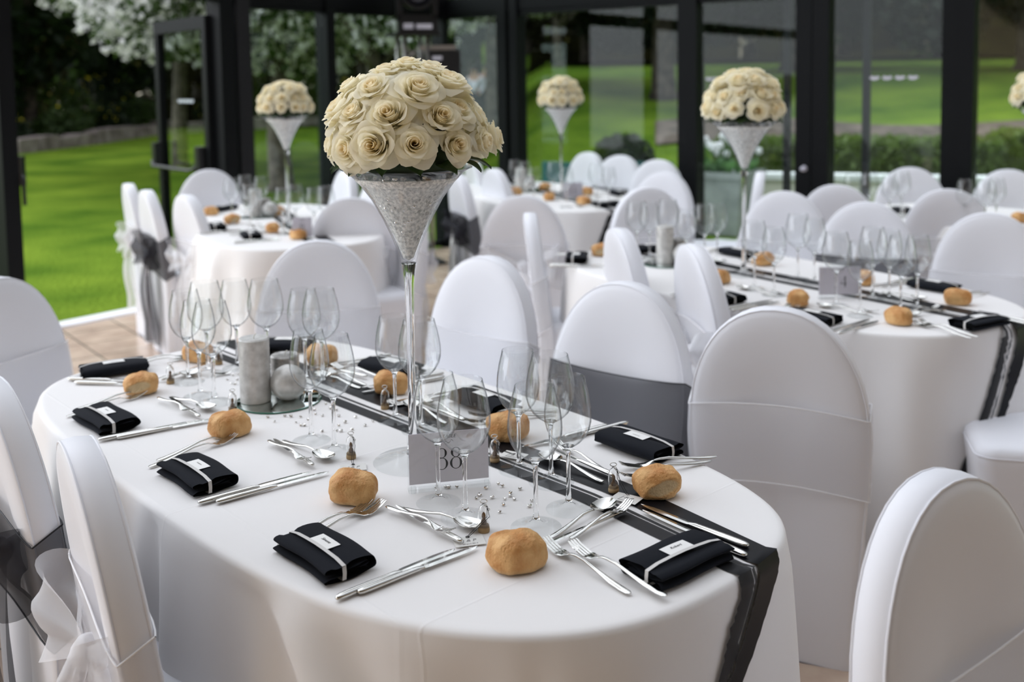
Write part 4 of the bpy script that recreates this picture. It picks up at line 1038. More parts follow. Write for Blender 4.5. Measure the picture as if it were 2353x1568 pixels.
tp = MB(); slab(tp, KN + RD * 1.9 + RN * .1, KN + RD * 9 + RN * .1, 0, 1.6, -.06, -.005); structure('ground', tp, 'white_cap')
pl = thing('stone_planter', 'square grey stone planter outside the glass, full of white tulips', 'planter', (2.12, 10.15, -.02), radians(-37))
q = MB(); q.rings([[(x * k, y * k, z) for x, y in ((-.29, -.29), (.29, -.29), (.29, .29), (-.29, .29))] for k, z in ((.86, 0), (1, .56), (1.05, .56), (1.05, .62), (.93, .62), (.9, .54))], True, True, True); q.build('tub', 'planter_grey', pl, False)
r = random.Random(3)
for i in range(26):
    x, y = r.uniform(-.3, .3), r.uniform(-.28, .28); h = r.uniform(.72, 1.0)
    tlp = thing('tulip', 'white tulip in the grey stone planter', 'flower', (0, 0, 0), 0, 'white tulips in the stone planter')
    ca, sa = cos(radians(-37)), sin(radians(-37)); x0, y0 = x * .8, y * .8
    tlp.location = (2.12 + x0 * ca - y0 * sa, 10.15 + x0 * sa + y0 * ca, .53)
    st = MB(); st.tube([(0, 0, 0), (x * .1, y * .1, (h - .53) * .6), (x * .35, y * .35, h - .53)], .006, 6); st.build('stem', 'leaf_tulip', tlp)
    bl = MB(); bl.lathe([(.002, 0), (.028, .012), (.034, .035), (.028, .06), (.02, .072), (.01, .05)], 10, (x * .35, y * .35, h - .535)); bl.build('bloom', 'petal_white', tlp)
    lfm = MB()
    for k in range(4):
        a = r.uniform(0, 6.28); lfm.grid(lambda u, v: (cos(a) * .13 * u - sin(a) * (v - .5) * .045 * sin(pi * (u * .9 + .05)), sin(a) * .13 * u + cos(a) * (v - .5) * .045 * sin(pi * (u * .9 + .05)), .28 * u * (1 - .35 * u)), 6, 2)
    lfm.build('leaf', 'leaf_tulip', tlp)
# two guests far off on the lawn
def person(x, y, face, label, shirt, trousers, hair):
    t = thing('person', label, 'person', (x, y, gz(x, y)), face)
    for m_, c_ in (('skin', (.5, .3, .22)), ('cloth_' + label[:14].replace(' ', '_'), shirt), ('trousers_' + label[:14].replace(' ', '_'), trousers), ('hair', hair)):
        if m_ not in MATS: mat(m_, c_, .7)
    def skin(pts, edges, radii, m, name, parent, sub=2):
        me = bpy.data.meshes.new(name); me.from_pydata(pts, edges, []); me.materials.append(MATS[m])
        o = link(name, me, parent); sk = o.modifiers.new('skin', 'SKIN'); sk.use_smooth_shade = True
        me.skin_vertices.new() if not me.skin_vertices else None
        for v, rr in zip(me.skin_vertices[0].data, radii): v.radius = (rr, rr)
        me.skin_vertices[0].data[0].use_root = True
        s_ = o.modifiers.new('sub', 'SUBSURF'); s_.levels = s_.render_levels = sub
        return o
    P = [(0, 0, .95), (0, .01, 1.15), (0, 0, 1.40), (0, .01, 1.50), (0, .03, 1.60), (0, .035, 1.70),
         (.10, 0, .90), (.11, .03, .50), (.11, -.02, .07), (.11, .12, .03), (-.10, 0, .90), (-.11, .03, .50), (-.11, -.02, .07), (-.11, .12, .03),
         (.19, 0, 1.40), (.25, -.02, 1.13), (.2, .14, .95), (.17, .2, .92), (-.19, 0, 1.40), (-.25, -.02, 1.13), (-.2, .14, .95), (-.17, .2, .92)]
    E_ = [(0, 1), (1, 2), (2, 3), (3, 4), (4, 5), (0, 6), (6, 7), (7, 8), (8, 9), (0, 10), (10, 11), (11, 12), (12, 13), (2, 14), (14, 15), (15, 16), (16, 17), (2, 18), (18, 19), (19, 20), (20, 21)]
    rad = [.14, .13, .15, .055, .09, .075, .085, .06, .04, .035, .085, .06, .04, .035, .06, .045, .033, .032, .06, .045, .033, .032]
    skin(P, E_, rad, 'skin', 'body', t)
    sel = [0, 1, 2, 14, 15, 16, 18, 19, 20]; mp_ = {v: i for i, v in enumerate(sel)}
    skin([P[i] for i in sel], [(mp_[a], mp_[b]) for a, b in E_ if a in mp_ and b in mp_], [rad[i] * 1.13 for i in sel], 'cloth_' + label[:14].replace(' ', '_'), 'shirt', t)
    sel = [0, 6, 7, 8, 10, 11, 12]; mp_ = {v: i for i, v in enumerate(sel)}
    skin([P[i] for i in sel], [(mp_[a], mp_[b]) for a, b in E_ if a in mp_ and b in mp_], [rad[i] * 1.14 for i in sel], 'trousers_' + label[:14].replace(' ', '_'), 'trousers', t)
    hm = MB(); hm.lathe([(.0, .12), (.06, .11), (.095, .06), (.1, .0), (.09, -.04)], 14, (0, .015, 1.66)); hm.build('hair', 'hair', t)
person(-1.03, 29.5, radians(160), 'distant guest in a white shirt standing on the lawn', (.72, .72, .85), (.02, .02, .03), (.05, .04, .035))
person(-.72, 30.2, radians(200), 'distant guest in a dark suit standing on the lawn', (.03, .035, .05), (.02, .022, .03), (.3, .29, .3))
# stage light on an aluminium tower in the corner of the room
LX, LY = -.75, 8.55
tw = thing('lighting_tower', 'grey aluminium tower in the glazed corner carrying the black spotlight', 'tower', (LX - .06, LY, 0), .4)
q = MB()
for sx in (-1, 1):
    for sy in (-1, 1): q.tube([(sx * .10, sy * .10, .02), (sx * .10, sy * .10, 1.90)], .018, 8)
for i in range(9):
    z = .1 + .2 * i
    for a_, b2 in (((-1, -1), (1, -1)), ((1, -1), (1, 1)), ((1, 1), (-1, 1)), ((-1, 1), (-1, -1))): q.tube([(a_[0] * .1, a_[1] * .1, z), (b2[0] * .1, b2[1] * .1, z + .17)], .008, 6)
q.build('truss', 'aluminium', tw)
q = MB(); q.box(-.2, .2, -.2, .2, 0, .02); q.build('foot_plate', 'plastic_black', tw, False); q = MB(); q.box(-.19, .19, -.17, .17, 1.90, 1.925); q.build('top_plate', 'plastic_black', tw, False)
mh = thing('moving_head_spotlight', 'black moving head spotlight with round lens on top of the tower', 'spotlight', (LX - .02, LY, 1.925), .2)
q = MB(); q.box(-.16, .16, -.12, .12, 0, .10); q.build('base', 'plastic_black', mh, False)
q = MB(); q.box(-.125, -.045, -.124, -.12, .03, .075); q.box(-.02, .11, -.124, -.12, .03, .07); q.build('display', 'label_white', mh, False)
q = MB(); q.box(-.17, -.125, -.06, .06, .12, .42); q.box(.125, .17, -.06, .06, .12, .42); q.box(-.17, .17, -.06, .06, .10, .15); q.build('yoke', 'plastic_black', mh, False)
q = MB(); q.lathe([(.0, -.13), (.10, -.13), (.13, -.1), (.135, .05), (.145, .09), (.145, .12), (.118, .12), (.112, .10), (.0, .10)], 28); h_ = q.build('head', 'plastic_black', mh, True, 40); h_.location = (0, 0, .33); h_.rotation_euler = (radians(90), 0, 0)
q = MB(); q.lathe([(.0, .113), (.06, .109), (.111, .10)], 28); q2 = q.build('lens', 'lens', h_)
bx = thing('flood_light', 'black box shaped floodlight clamped beside the tower', 'spotlight', (LX + .2, LY - .02, 1.56), .1)
q = MB(); q.box(-.13, .13, -.1, .1, 0, .22); q.build('housing', 'plastic_black', bx, False); q = MB(); q.box(-.1, -.02, -.105, -.1, .14, .17); q.build('label_plate', 'label_white', bx, False); q = MB(); q.box(-.2, .1, -.02, .02, .22, .26); q.build('clamp', 'aluminium', bx, False)
# teal garden chairs on the terrace
mat('teal', (.02, .12, .13), .7)
def garden_chair(x, y, rz, label):
    t = thing('garden_chair', label, 'chair', (x, y, 0), rz, 'teal garden chairs')
    q = MB(); q.box(-.24, .24, -.22, .22, .38, .43); q.build('seat', 'teal', t, False)
    q = MB(); q.box(-.24, .24, -.25, -.21, .43, .72); q.build('backrest', 'teal', t, False)
    for sx in (-.21, .21):
        for sy in (-.2, .2):
            q = MB(); q.tube([(sx, sy, 0), (sx, sy, .39)], .015, 8); q.build('leg', 'teal', t)
garden_chair(.36, 9.75, 2.5, 'teal garden chair outside the glass behind the numbered table')
garden_chair(1.25, 9.6, 2.9, 'teal garden chair outside the glass behind the pale chair backs')

# ------------------------------------------------------------------ tables
def hem88(dg):
    dg = (dg + 180) % 360 - 180
    return .06 + .35 * (sstep(36, 50, dg) * (1 - sstep(104, 132, dg)))
low = lambda dg: .06
F88 = [(50, 7, .03), (79, 5, .02), (66, 5, -.015), (86, 4, .032), (91, 1.1, -.042), (94, 2.2, .018), (104, 4, -.015), (106, 3.5, -.02, 36), (112.5, 3.2, .07, 36), (119.5, 4, -.03, 34), (141, 9, -.05), (150, 3, -.014), (165, 6, .022), (176, 6, -.015), (-172, 7, -.01), (-160, 6, .02), (-100, 10, .03), (-60, 12, .03), (0, 14, .03), (20, 8, .03)]
F14 = [(28, 8, .03), (60, 6, .02), (88, 7, .03), (112, 5, -.02), (124, 5, .055), (136, 8, -.015), (150, 8, .03), (168, 6, -.015), (-176, 5, .05), (-160, 9, -.03), (-120, 10, .03), (-60, 12, .03), (0, 14, .03)]
T1 = table(-.365, 2.187, 132, .965, .47, 2.9, 'white cloth of the near table numbered 88, draped over chair seats at one side', F88, hem88, 'near oval table numbered 88 under its white cloth', 0, 3.9, .05)
T2 = table(.955, 3.85, 124, .94, .47, 3.0, 'white cloth of the table numbered 14, hanging almost to the tiles', F14, low, 'oval table numbered 14 under its white cloth')
T3 = table(-1.29, 5.65, 112, .94, .47, 3.0, 'white cloth of the table beside the open lawn door', F14, low, 'oval table beside the open lawn door under its white cloth')
T4 = table(.22, 6.87, 112, .94, .47, 3.0, 'white cloth of the farthest table, below the hanging spotlight', F88, low, 'farthest oval table, below the corner spotlight')
T5 = table(2.70, 5.25, 126, .94, .47, 3.0, 'white cloth of the table at the sliding glass doors', F14, low, 'oval table at the sliding glass doors, mostly hidden by chairs')
TABN = {1: 'the near table', 2: 'table 14', 3: 'the lawn door table', 4: 'the farthest table', 5: 'the sliding door table'}
def striped(T, p, q, name, drift=-.45):
    """the three ribbons: wide satin, narrow one, medium one, side by side"""
    P = [Vector(x) for x in p]; Q = [Vector(x) for x in q]; nq = (Q[0] - P[0]); nq = (nq - (P[-1] - P[0]).normalized() * nq.dot((P[-1] - P[0]).normalized())).normalized(); Q = [x + nq * .012 for x in Q]; P = [x - nq * .006 for x in P]
    ribbon(T, P, .064, 'satin_black', 'wide black satin ribbon running along ' + name, 'satin_ribbon', .62, .0018, drift)
    mid = [a + (b - a) * f for (a, b), f in zip(zip(P, Q), (.665, .675, .675))]
    ribbon(T, mid, .007, 'ribbon_charcoal', 'very narrow black ribbon between the two broader ones on ' + name, 'narrow_ribbon', .60, .0014, drift)
    ribbon(T, Q, .034, 'ribbon_charcoal', 'charcoal ribbon beside the wide satin one on ' + name, 'charcoal_ribbon', .56, .0012, drift)
r0 = [Vector(a) for a in RIB[0]]; r1 = [Vector(a) for a in RIB[1]]
striped(T1, r0, r1, TABN[1])
def ribline(T, o):
    u, v = Vector(T['u']), Vector(T['v']); c = Vector(T['c'])
    return [c + u * .55 + v * o, c + v * o, c - u * .6 + v * o]
for i, T in ((2, T2), (3, T3), (4, T4)):
    striped(T, ribline(T, -.09), ribline(T, -.02), TABN[i])

# ------------------------------------------------------------------ chairs
CHAIRW = Placer(make_chair('white', 'chair')); CHAIRB = Placer(make_chair('black', 'chair')); CHAIRP = Placer(make_chair('white', 'chair', False))
def chair(key, f, style, label, scale=None, pos=None):
    f = Vector(f).normalized(); a = Vector(pos or CH[key]) + f * (-lean(.94))
    s = scale or 1.0
    {'w': CHAIRW, 'b': CHAIRB, 'p': CHAIRP}[style]((a.x, a.y, 0), atan2(f.y, f.x) - pi / 2, label, 'covered banquet chairs', s)
W_, B_ = 'white covered chair with white sash', 'white covered chair with black sash'
chair('C1', (.76, .65), 'b', B_ + ' and bow, cropped by the left edge near the corner', None, (-1.05, 2.0))
chair('C2', (.853, .52), 'w', W_ + ' and big bow, tucked against the near table, bottom left')
chair('C3', (.9, -.4), 'w', 'white covered chair cropped by the left edge at the far end of the near table')
chair('C4', (.12, -.99), 'w', 'white covered chair behind the silver candles of the near table')
chair('C5', (-.66, -.75), 'w', 'plain white covered chair right behind the tall stem of the nearest vase')
chair('C6', (-.62, -.78), 'b', B_ + ' across its front, facing the near table')
chair('C7', (.38, .925), 'p', 'large white covered chair seen from behind, between the near table and table 14')
CH['C8'][0] -= .02
chair('C8', (.61, -.79), 'p', 'white covered chair at the lower right corner, turned away from the near table')
chair('a', (1, -.02), 'w', 'white covered chair seen edge on at the back end of table 14')
chair('b', (.985, .17), 'w', 'white covered chair tucked into table 14, next to its lone back roll', 1.03, (.395, 3.75))
chair('c', (.99, .13), 'w', W_ + ' bow standing out behind it, tucked into table 14', 1.03, (.60, 3.36))
chair('d', (.2, .98), 'w', 'white covered chair seen from behind, drawn up to the farthest table')
chair('e', (.3, -.95), 'w', 'white covered chair facing the back end of table 14, behind its candles')
chair('f', (-.4, -.92), 'w', 'white covered chair right of the vase on table 14, its far side')
chair('g', (-.42, -.91), 'b', B_ + ' showing between the glasses of table 14')
chair('h', (-.45, -.89), 'w', 'broad white covered chair at the right edge, facing table 14')
chair('i', (.35, .94), 'w', 'white covered chair seen from behind at the sliding doors table')
chair('j', (.45, .9), 'w', 'white covered chair seen from behind, before the broad black stile')
chair('k', (-.2, -.98), 'w', 'white covered chair against the glass on the far side of the sliding doors table')
chair('l', (-.3, -.95), 'w', 'white covered chair at the right edge, far side of the sliding doors table')
chair('m', (-.96, .27), 'w', 'white covered chair seen edge on, just right of the vase stem of table 14')
chair(None, (-.97, .25), 'w', 'white covered chair cut by the right edge, only its seat and skirt in view', 1.0, (1.80, 2.86))
chair('n', (.87, .48), 'w', W_ + ' and bow, outermost at the open lawn doorway')
chair('o', (.85, .52), 'b', B_ + ' and hanging bow beside the open lawn doorway')
chair('p', (.79, .61), 'w', W_ + ' and bow, right of the one with the black bow')
chair('q', (.3, -.95), 'w', 'white covered chair in front of the open glass door')
chair('r', (-.88, -.48), 'w', 'white covered chair between the slim black posts, left of the nearest vase')
chair('s', (-.85, -.52), 'b', B_ + ' half hidden by the cup of the nearest vase')
chair('t', (-.12, .99), 'w', 'white covered chair seen from behind, left of the nearest vase')
chair('u', (-.9, -.43), 'w', 'white covered chair mostly hidden behind the nearest vase')
chair('v', (.94, .33), 'b', B_ + ' and long black bow right of the nearest vase')
chair('w', (.95, .3), 'w', 'far white covered chair just under the right edge of the nearest roses')
chair('x', (.9, .43), 'w', W_ + ' bow at the near side of the farthest table')
chair('y', (-.80, -.6), 'w', 'farthest white covered chair, left of the dark bush')
chair('z', (-.62, -.78), 'b', B_ + ' in front of the dark round bush')
chair('aa', (-.6, -.8), 'w', 'far white covered chair left of the black post, the rear one of two')
chair('bb', (-.66, -.75), 'w', 'far white covered chair left of the black post, the front one of two')

# ------------------------------------------------------------------ near table: settings
PL = {1: 'at the Simone place', 2: 'at the place before the tucked chair', 3: 'second from the left end', 4: 'at the far left end', 5: 'behind the candles',
      6: 'behind the tall vase', 7: 'behind the 88 stand', 8: 'at the place nearest the large chair', 9: 'at the Robert place'}
NAPANG = {1: -49, 2: -48, 3: -47, 4: -150, 5: 175, 6: 140, 7: 131, 8: 131, 9: 38}
ORD = ['outer', 'inner']
for pl, items in CUT.items():
    cnt = {}
    for kind, a, b in items:
        n = cnt.get(kind, 0); cnt[kind] = n + 1
        nm = CUTNAME[kind].replace('_', ' ')
        dbl = sum(1 for x in items if x[0] == kind) > 1
        lift = {'dessert_knife': .004, 'dessert_fork': 0.0, 'dessert_spoon': 0.0}.get(kind, 0.0)
        if kind == 'dessert_fork' and pl in (1, 2, 3, 9): lift = .008
        if pl in (7, 8) and kind in ('dessert_fork', 'dessert_knife', 'dessert_spoon'): lift += .001
        if kind == 'fork' and pl == 9 and n == 1: lift = .006
        cutlery(kind, a, b, ('%s steel %s ' % (ORD[n] if dbl else 'polished', nm)) + PL[pl] + ', near table', 'cutlery on the near table', lift)
for pl, (c, _) in NAP.items():
    napkin(pl, c, NAPANG[pl], 'black napkin with name card ' + PL[pl] + ', near table', 'napkins on the near table', {9: 'txt_robert', 1: 'txt_simone'}.get(pl, 'scrawl'))
for pl, c in ROLL.items():
    bread({9: 0, 1: 2, 2: 0, 3: 1, 4: 2, 5: 2, 6: 2, 7: 3, 8: 1}[pl], c, {9: 20, 1: -10, 2: 30, 3: 8, 4: -20, 5: 10, 6: 0, 7: -160, 8: 14}[pl], 'golden bread roll ' + PL[pl] + ', near table', 'rolls on the near table', {8: .95, 3: .92, 9: 1.0, 1: 1.0, 6: .95, 7: 1.0}.get(pl, .95))
def glass(kind, xy, label, group):
    o = thing('wine_glass', label, 'wine glass', (xy[0], xy[1], ZT + .0006), xy[0] * 37, group)
    for nm, me in zip(('foot', 'stem', 'bowl'), MESH['glass_' + kind]): link(nm, me, o)
    return o
for pl, gs in GLS.items():
    for kind, xy in gs: glass(kind, xy, ('larger' if kind == 'large' else 'slimmer') + ' empty wine glass ' + PL[pl] + ', near table', 'wine glasses on the near table')
# favours: glass dome on a cork foot, with a paper tag
def fav_protos():
    g = MB(); g.lathe([(.0095, .008), (.0100, .012), (.0102, .03), (.0092, .038), (.0065, .044), (.0022, .0475), (.0022, .049), (.0, .049)] + [(.0, .0475), (.0055, .043), (.0082, .0375), (.0092, .03), (.0090, .0125)], 24)
    c = MB(); c.lathe([(.0, 0), (.0098, 0), (.0102, .004), (.0098, .009), (.0085, .0095), (.0085, .013), (.0, .013)], 20)
    w = MB(); w.lathe([(.0, .013), (.0045, .0135), (.005, .018), (.0035, .021), (.0022, .023), (.0035, .026), (.003, .031), (.0, .035)], 14)
    k = MB(); k.tube([(.006 * cos(t), .002, .0525 + .0035 * sin(t)) for t in [2 * pi * i / 14 for i in range(15)]], .0009, 6, False)
    for i in range(3): k.tube([(.003 + .0028 * i + .0022 * cos(t), .003 * sin(t) * (i % 2) - .004, .048 - .004 * i + .0022 * sin(t) * (1 - i % 2)) for t in [2 * pi * j / 8 for j in range(9)]], .0006, 5, False)
    return g.mesh('bottle', 'glass', True, 50), c.mesh('cork_foot', 'cork'), w.mesh('brown_candle', 'brown_wax'), k.mesh('chain', 'steel')
FG, FC, FW, FK = fav_protos()
tb = MB(); tb.box(-.026, .026, -.0175, .0175, 0, .0006); MESH['tag'] = tb.mesh('paper_tag', 'tag_paper', False)
MESH['jp'] = text_mesh('J & P', 0.012, 'grey_ink', 0.00005, .25); MESH['date'] = text_mesh('20 avril 2013', 0.005, 'grey_ink', 0.00005, .1)
for pl, (a, b, ang) in FAV.items():
    t = thing('wedding_favour', 'tiny glass favour ' + ('with J&P tag ' if b else '') + PL[pl] + ', near table', 'favour', (a[0], a[1], ZT + .0005), 0, 'glass dome favours')
    link('bottle', FG, t); link('cork_foot', FC, t); link('brown_candle', FW, t); link('chain', FK, t)
    if b:
        dx, dy = b[0] - a[0], b[1] - a[1]
        ta = link('paper_tag', MESH['tag'], t, (dx, dy, .0045 if pl in (9, 8, 7) else .0022)); ta.rotation_euler = (0, 0, radians(ang))
        link('lettering', MESH['jp'], ta, (0, .001, .0008)); link('lettering', MESH['date'], ta, (0, -.011, .0008))
        h = Vector((dx, dy)) + Vector((-sin(radians(ang)), cos(radians(ang)))) * .0135
        cd = MB()
        for s in (-1, 1): cd.tube([(.006, -.004, .047), (.008 + .002 * s, -.010, .03), (h.x * .75 + .002 * s, h.y * .75 - .003, .008), (h.x + .001 * s, h.y, .0035)], .0006, 5)
        cd.tube([(h.x + .003 * cos(t_), h.y + .003 * sin(t_), .0038) for t_ in [2 * pi * j / 10 for j in range(11)]], .0006, 5, False)
        cd.build('cord', 'ink', t)
gm = MB(); gm.lathe([(.0, 0), (.0025, .0006), (.0042, .0028), (.0032, .0046), (.0014, .0052), (.0, .0052)], 7); GEMM = gm.mesh('table_crystal', 'gem', False)
for i, xy in enumerate(GEM):
    if Vector(xy).length > 5: continue
    o = link('table_crystal', GEMM, None, (xy[0], xy[1], ZT + .0008)); o.rotation_euler = (.25 * sin(i * 3), .25 * cos(i * 5), i); o.scale = (.8 + .4 * ((i * 7) % 5) / 5,) * 3
    if i < 19: tag(o, 'tiny silver crystal scattered between the 88 stand and the front glasses', 'table crystal', 'crystals beside the number stand')
    elif i < 46: tag(o, 'tiny silver crystal scattered beside the round candle mirror', 'table crystal', 'crystals beside the candle mirror')
    else: tag(o, 'tiny silver crystal scattered left of the tall candle', 'table crystal', 'crystals behind the tall candle')
# centrepiece of the near table
VZ = ZT + .0005
vase((*VASE, VZ), 'nearest tall clear martini vase, beside the 88 stand', 'clear water beads filling the nearest vase')
bouquet((VASE[0] + .008, VASE[1], ZT + .616), 'big dome of cream roses on the nearest vase', 0.2, (1.08, 1.08, .98), 3)
mm_ = MB(); mm_.lathe([(.0, .0042), (.099, .0042), (.1012, .0036)], 64)
MESH['mirror_face'] = mm_.mesh('mirror_face', 'mirror', True, 30)
mm_ = MB(); mm_.lathe([(.0, 0), (.1015, 0), (.1025, .001), (.1025, .003), (.1012, .0036)], 64); MESH['mirror_edge'] = mm_.mesh('glass_edge', 'mirror_edge', True, 30)
def candle_mesh(rad, h, m):
    b = MB(); b.lathe([(.0, 0), (rad - .002, 0), (rad, .002), (rad, h - .003), (rad - .003, h), (rad * .5, h - .0015), (.0, h - .003)], 48); w = MB(); w.tube([(0, 0, h - .004), (.001, 0, h + .004), (.006, .002, h + .01)], .0011, 6)
    return b.mesh('wax', m, True, 40), w.mesh('wick', 'wick')
bl = MB(); NB = 20
bl.lathe([(.0435 * sin(pi * i / NB) if 0 < i < NB else 0, .0415 - .0435 * cos(pi * i / NB) if i > 2 else .0) for i in range(NB + 1)], 40)
CAND = {'tall': candle_mesh(.0365, .156, 'silver_wax'), 'short': candle_mesh(.035, .095, 'dark_silver_wax'), 'ball': (bl.mesh('wax', 'silver_wax'), None)}
def candle(kind, xy, where):
    lab = {'tall': 'tall pale silver pillar candle on ', 'short': 'short darker silver pillar candle on ', 'ball': 'round silver ball candle on '}[kind] + where
    o = thing('ball_candle' if kind == 'ball' else 'pillar_candle', lab, 'candle', (xy[0], xy[1], ZT + .0052))
    link('wax', CAND[kind][0], o)
    if CAND[kind][1]: link('wick', CAND[kind][1], o)
def candles(mxy, cs, where):
    o = thing('mirror_plate', 'round mirror plate with green glass edge on ' + where, 'mirror plate', (*mxy, ZT + .0008)); link('mirror_face', MESH['mirror_face'], o); link('glass_edge', MESH['mirror_edge'], o)
    for kd, xy in zip(('tall', 'short', 'ball'), cs): candle(kd, xy, where)
candles(MIRROR, CANDLE, TABN[1])
# number stand
def eight(mb, cx, cy, h):
    """a serif style 8: two loops with thick and thin strokes"""
    for sgn, ry, rx, yc in ((1, h * .225, h * .20, h * .265), (-1, h * .27, h * .245, -h * .225)):
        n = 40; o, i_ = [], []
        for k in range(n):
            a = 2 * pi * k / n; th = h * (.018 + .052 * abs(cos(a - (.55 if sgn < 0 else -.55) * 0)) ** 1.6)
            o.append((cx + (rx + th * .5) * cos(a), cy + yc + (ry + .008 * h) * sin(a), 0)); i_.append((cx + (rx - th) * cos(a), cy + yc + (ry - .02 * h) * sin(a), 0))
        mb.rings([o, i_])
def stand(xy, ang, w, digits, label):
    t = thing('table_number_stand', label, 'table number', (xy[0], xy[1], ZT + .0006), radians(ang), 'table number stands')
    h = .118
    q = MB(); q.box(-w / 2, w / 2, -.007, -.0045, .004, h); q.box(-w / 2, w / 2, .0045, .007, .004, h); q.box(-w / 2, w / 2, -.011, .011, 0, .004)
    for s in (-1, 1): q.box(s * (w / 2 - .008) - .004, s * (w / 2 - .008) + .004, -.013, -.0075, 0, .014)
    q.build('acrylic_holder', 'crystal_foot', t, False)
    p = MB(); p.box(-w / 2 + .002, w / 2 - .002, -.001, .001, .013, h - .008); c = p.build('number_card', 'card_paper', t, False); c['label'] = 'pale grey card printed with the table number'
    n = link('lettering', digits, c, (0, -.0012, .058)); n.rotation_euler = (pi / 2, 0, 0)
    k = link('lettering', MESH['tabletxt'], c, (0, -.0012, .101)); k.rotation_euler = (pi / 2, 0, 0)
    k = link('lettering', MESH['flourish'], c, (0, -.0012, .090)); k.rotation_euler = (pi / 2, 0, 0)
MESH['tabletxt'] = text_mesh('TABLE', .0095, 'ink', .00005, .3)
q = MB(); fl = [(-.009 + .018 * i / 20, .002 * sin(i * .5) + (.002 if i > 14 else 0)) for i in range(21)]
for (x0, y0), (x1, y1) in zip(fl, fl[1:]): q.add([(x0, y0 - .0006, 0), (x1, y1 - .0006, 0), (x1, y1 + .0006, 0), (x0, y0 + .0006, 0)], [(0, 1, 2, 3)])
MESH['flourish'] = q.mesh('flourish', 'ink', False)
def digits(s):
    mb = MB(); H = .042; x = -(len(s) - 1) * .0135
    for ch in s:
        if ch == '8': eight(mb, x, 0, H)
        elif ch == '1': mb.add([(x - .002, -.019, 0), (x + .002, -.019, 0), (x + .002, .019, 0), (x - .002, .019, 0), (x - .008, .013, 0), (x - .002, .016, 0), (x - .007, -.0195, 0), (x + .007, -.0195, 0), (x + .007, -.018, 0), (x - .007, -.018, 0)], [(0, 1, 2, 3), (4, 5, 3), (6, 7, 8, 9)])
        elif ch == '4': mb.add([(x + .003, -.019, 0), (x + .007, -.019, 0), (x + .007, .019, 0), (x + .003, .019, 0), (x - .011, -.008, 0), (x + .012, -.008, 0), (x + .012, -.006, 0), (x - .011, -.006, 0), (x - .0095, -.007, 0), (x + .0035, .018, 0)], [(0, 1, 2, 3), (4, 5, 6, 7), (4, 8, 9, 7)])
        elif ch == '6':
            eight(mb, x, -.0, H)
        x += .027
    return mb.mesh('digits', 'ink', False)
stand(CARD[0], CARD[1], .156, digits('88'), 'clear acrylic stand with card reading TABLE 88')
stand((1.13, 3.50), 3, .15, digits('14'), 'clear acrylic stand with card reading 14')
stand((-1.045, 5.03), 8, .10, digits('8'), 'small clear number stand on the table beside the open lawn door')
stand((.39, 6.55), 4, .13, digits('11'), 'small clear number stand on the farthest table')

# ------------------------------------------------------------------ the other tables
def place_set(i, T, k, nap, ordw, roll=None):
    """napkin with forks and knives beside it, pointing at the table's long axis"""
    l = Vector(T['w2l'](*nap)); tx = max(-.5, min(.5, l.x)); q = Vector(T['l2w'](tx, 0)); d = (q - Vector(nap)).normalized(); n = Vector((d.y, -d.x))
    ang = math.degrees(atan2(d.y, d.x)) - 90
    napkin(k, nap, ang, 'black folded napkin, ' + ordw + ' on ' + TABN[i], 'napkins on ' + TABN[i], 'scrawl')
    N = Vector(nap)
    for s, kind in ((1, 'knife'), (-1, 'fork')):
        for m in (0, 1):
            base = N + n * s * (.125 + .03 * m) - d * .10
            cutlery(kind, base, base + d * .22, '%s %s by the napkin %s, %s' % (ORD[1 - m], CUTNAME[kind].replace('_', ' '), ordw, TABN[i]), 'cutlery on ' + TABN[i])
    base = N + d * .19
    cutlery('dessert_spoon', base + n * .08, base - n * .10, 'dessert spoon beyond the napkin %s, %s' % (ordw, TABN[i]), 'cutlery on ' + TABN[i])
    cutlery('dessert_fork', base - n * .08 + d * .04, base + n * .10 + d * .04, 'dessert fork beyond the napkin %s, %s' % (ordw, TABN[i]), 'cutlery on ' + TABN[i])
OW2 = ['at the back left end', 'behind a tucked chair', 'at the near front', 'beside the hanging black ribbons', 'at the far right side', 'behind the vase', 'behind the candles']
for k, (xy, w) in enumerate(zip(N2, OW2)): place_set(2, T2, k, xy, w)
RW2 = ['farthest left, beside an edge on chair', 'beside the tucked chair with white bow', 'left of the number card', 'nearest of all', 'on the black ribbon at the right', 'behind the vase stem', 'behind the number card']
for k, (xy, w) in enumerate(zip(R2, RW2)): bread(k + 1, xy, 40 * k, 'golden bread roll ' + w + ', on ' + TABN[2], 'rolls on ' + TABN[2], .95)
GW2 = ['leftmost of the rear cluster', 'second from left of the rear cluster', 'in front of the candles', 'right of the candles', 'left of the pale terrace', 'beside the vase, over the pale terrace', 'just right of the vase stem', 'over the roll behind the vase', 'before the second far chair, its left glass', 'before the second far chair, its right glass', 'at the left of the number card', 'at the right of the number card', 'tallest looking, behind the number card', 'before the black sash, left of a pair', 'before the black sash, right of a pair', 'rightmost, over the far right napkin']
for k, (xy, w) in enumerate(zip(G2, GW2)): glass('large' if k % 2 == 0 else 'small', xy, 'empty wine glass ' + w + ', on ' + TABN[2], 'wine glasses on ' + TABN[2])
V2 = (.90, 3.95)
vase((*V2, VZ), 'tall clear martini vase on ' + TABN[2], 'clear water beads filling the vase on ' + TABN[2]); bouquet((*V2, ZT + .613), 'dome of cream roses before the black doors, on ' + TABN[2], 1.0, (1.0, 1.0, .92), 8)
candles((.64, 4.2), [(.63, 4.2), (.69, 4.24), (.70, 4.17)], TABN[2])
OW3 = ['nearest the chair with white bow', 'nearest of all', 'farthest']
for k, (xy, w) in enumerate(zip(N3, OW3)): place_set(3, T3, k, xy, w)
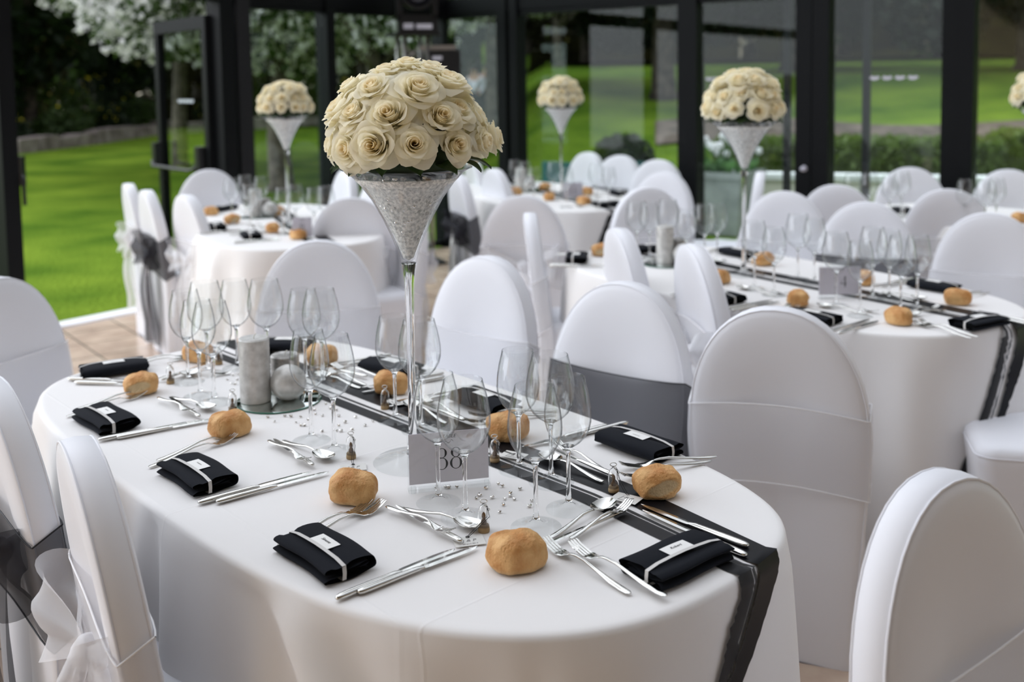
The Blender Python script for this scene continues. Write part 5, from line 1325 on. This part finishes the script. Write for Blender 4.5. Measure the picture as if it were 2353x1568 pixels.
for k, (xy, w) in enumerate(zip(R3, ['farthest left', 'behind the left napkin', 'in the middle, before the number stand', 'nearest the camera', 'behind the ball candle'])): bread(k, xy, 50 * k, 'golden bread roll ' + w + ', on ' + TABN[3], 'rolls on ' + TABN[3], .95)
for k, (xy, w) in enumerate(zip(G3, ['leftmost', 'second from left', 'third from left, at the rear', 'nearest of the left four', 'left of the vase stem', 'right of the vase stem', 'left one of the right pair', 'right one of the right pair'])): glass('large' if k % 2 else 'small', xy, 'empty wine glass ' + w + ' on ' + TABN[3], 'wine glasses on ' + TABN[3])
V3 = (-1.215, 5.5)
vase((*V3, VZ), 'tall clear martini vase on ' + TABN[3], 'clear water beads filling the vase on ' + TABN[3]); bouquet((*V3, ZT + .613), 'dome of cream roses before the blossoming trees, on ' + TABN[3], 2.0, (.95, .95, .85), 9)
candles((-1.48, 5.92), [(-1.50, 5.93), (-1.46, 5.99), (-1.41, 5.91)], TABN[3])
for k, (xy, w) in enumerate(zip(N4, ['nearest the camera', 'at the far right'])): place_set(4, T4, k, xy, w)
for k, (xy, w) in enumerate(zip(R4, ['farthest left', 'behind the number stand at its left', 'left of the number stand', 'nearest, right of the number stand', 'behind the number stand at its right'])): bread(k, xy, 50 * k, 'golden bread roll ' + w + ', on ' + TABN[4], 'rolls on ' + TABN[4], .95)
for k, (xy, w) in enumerate(zip(G4, ['leftmost', 'second from left', 'third from left', 'left of the vase stem', 'right of the vase stem', 'left one of the right pair', 'right one of the right pair'])): glass('large' if k % 2 else 'small', xy, 'empty wine glass ' + w + ' on ' + TABN[4], 'wine glasses on ' + TABN[4])
V4 = (.325, 6.72)
vase((*V4, VZ), 'tall clear martini vase on ' + TABN[4], 'clear water beads filling the vase on ' + TABN[4]); bouquet((*V4, ZT + .613), 'dome of cream roses before the sunny slope, on ' + TABN[4], 3.0, (.95, .95, .9), 10)
candles((.1, 7.1), [(.06, 7.12), (.12, 7.15), (.12, 7.06)], TABN[4])
for k, xy in enumerate(N5): place_set(5, T5, k, xy, 'between two chair backs')
bread(2, R5[0], 0, 'golden bread roll at the right edge, on ' + TABN[5], 'rolls on ' + TABN[5], .95)
for k, (xy, w) in enumerate(zip(G5, ['leftmost', 'second from left', 'before the far chair at its left', 'before the far chair in its middle', 'left one of the right three', 'middle one of the right three', 'rightmost'])): glass('large' if k % 2 else 'small', xy, 'empty wine glass ' + w + ' on ' + TABN[5], 'wine glasses on ' + TABN[5])
V5 = (2.62, 5.02)
vase((*V5, VZ), 'tall clear martini vase at the right edge, on ' + TABN[5], 'clear water beads filling the vase on ' + TABN[5]); bouquet((*V5, ZT + .613), 'dome of cream roses cut by the right edge, on ' + TABN[5], 4.0, (1, 1, .92), 12)
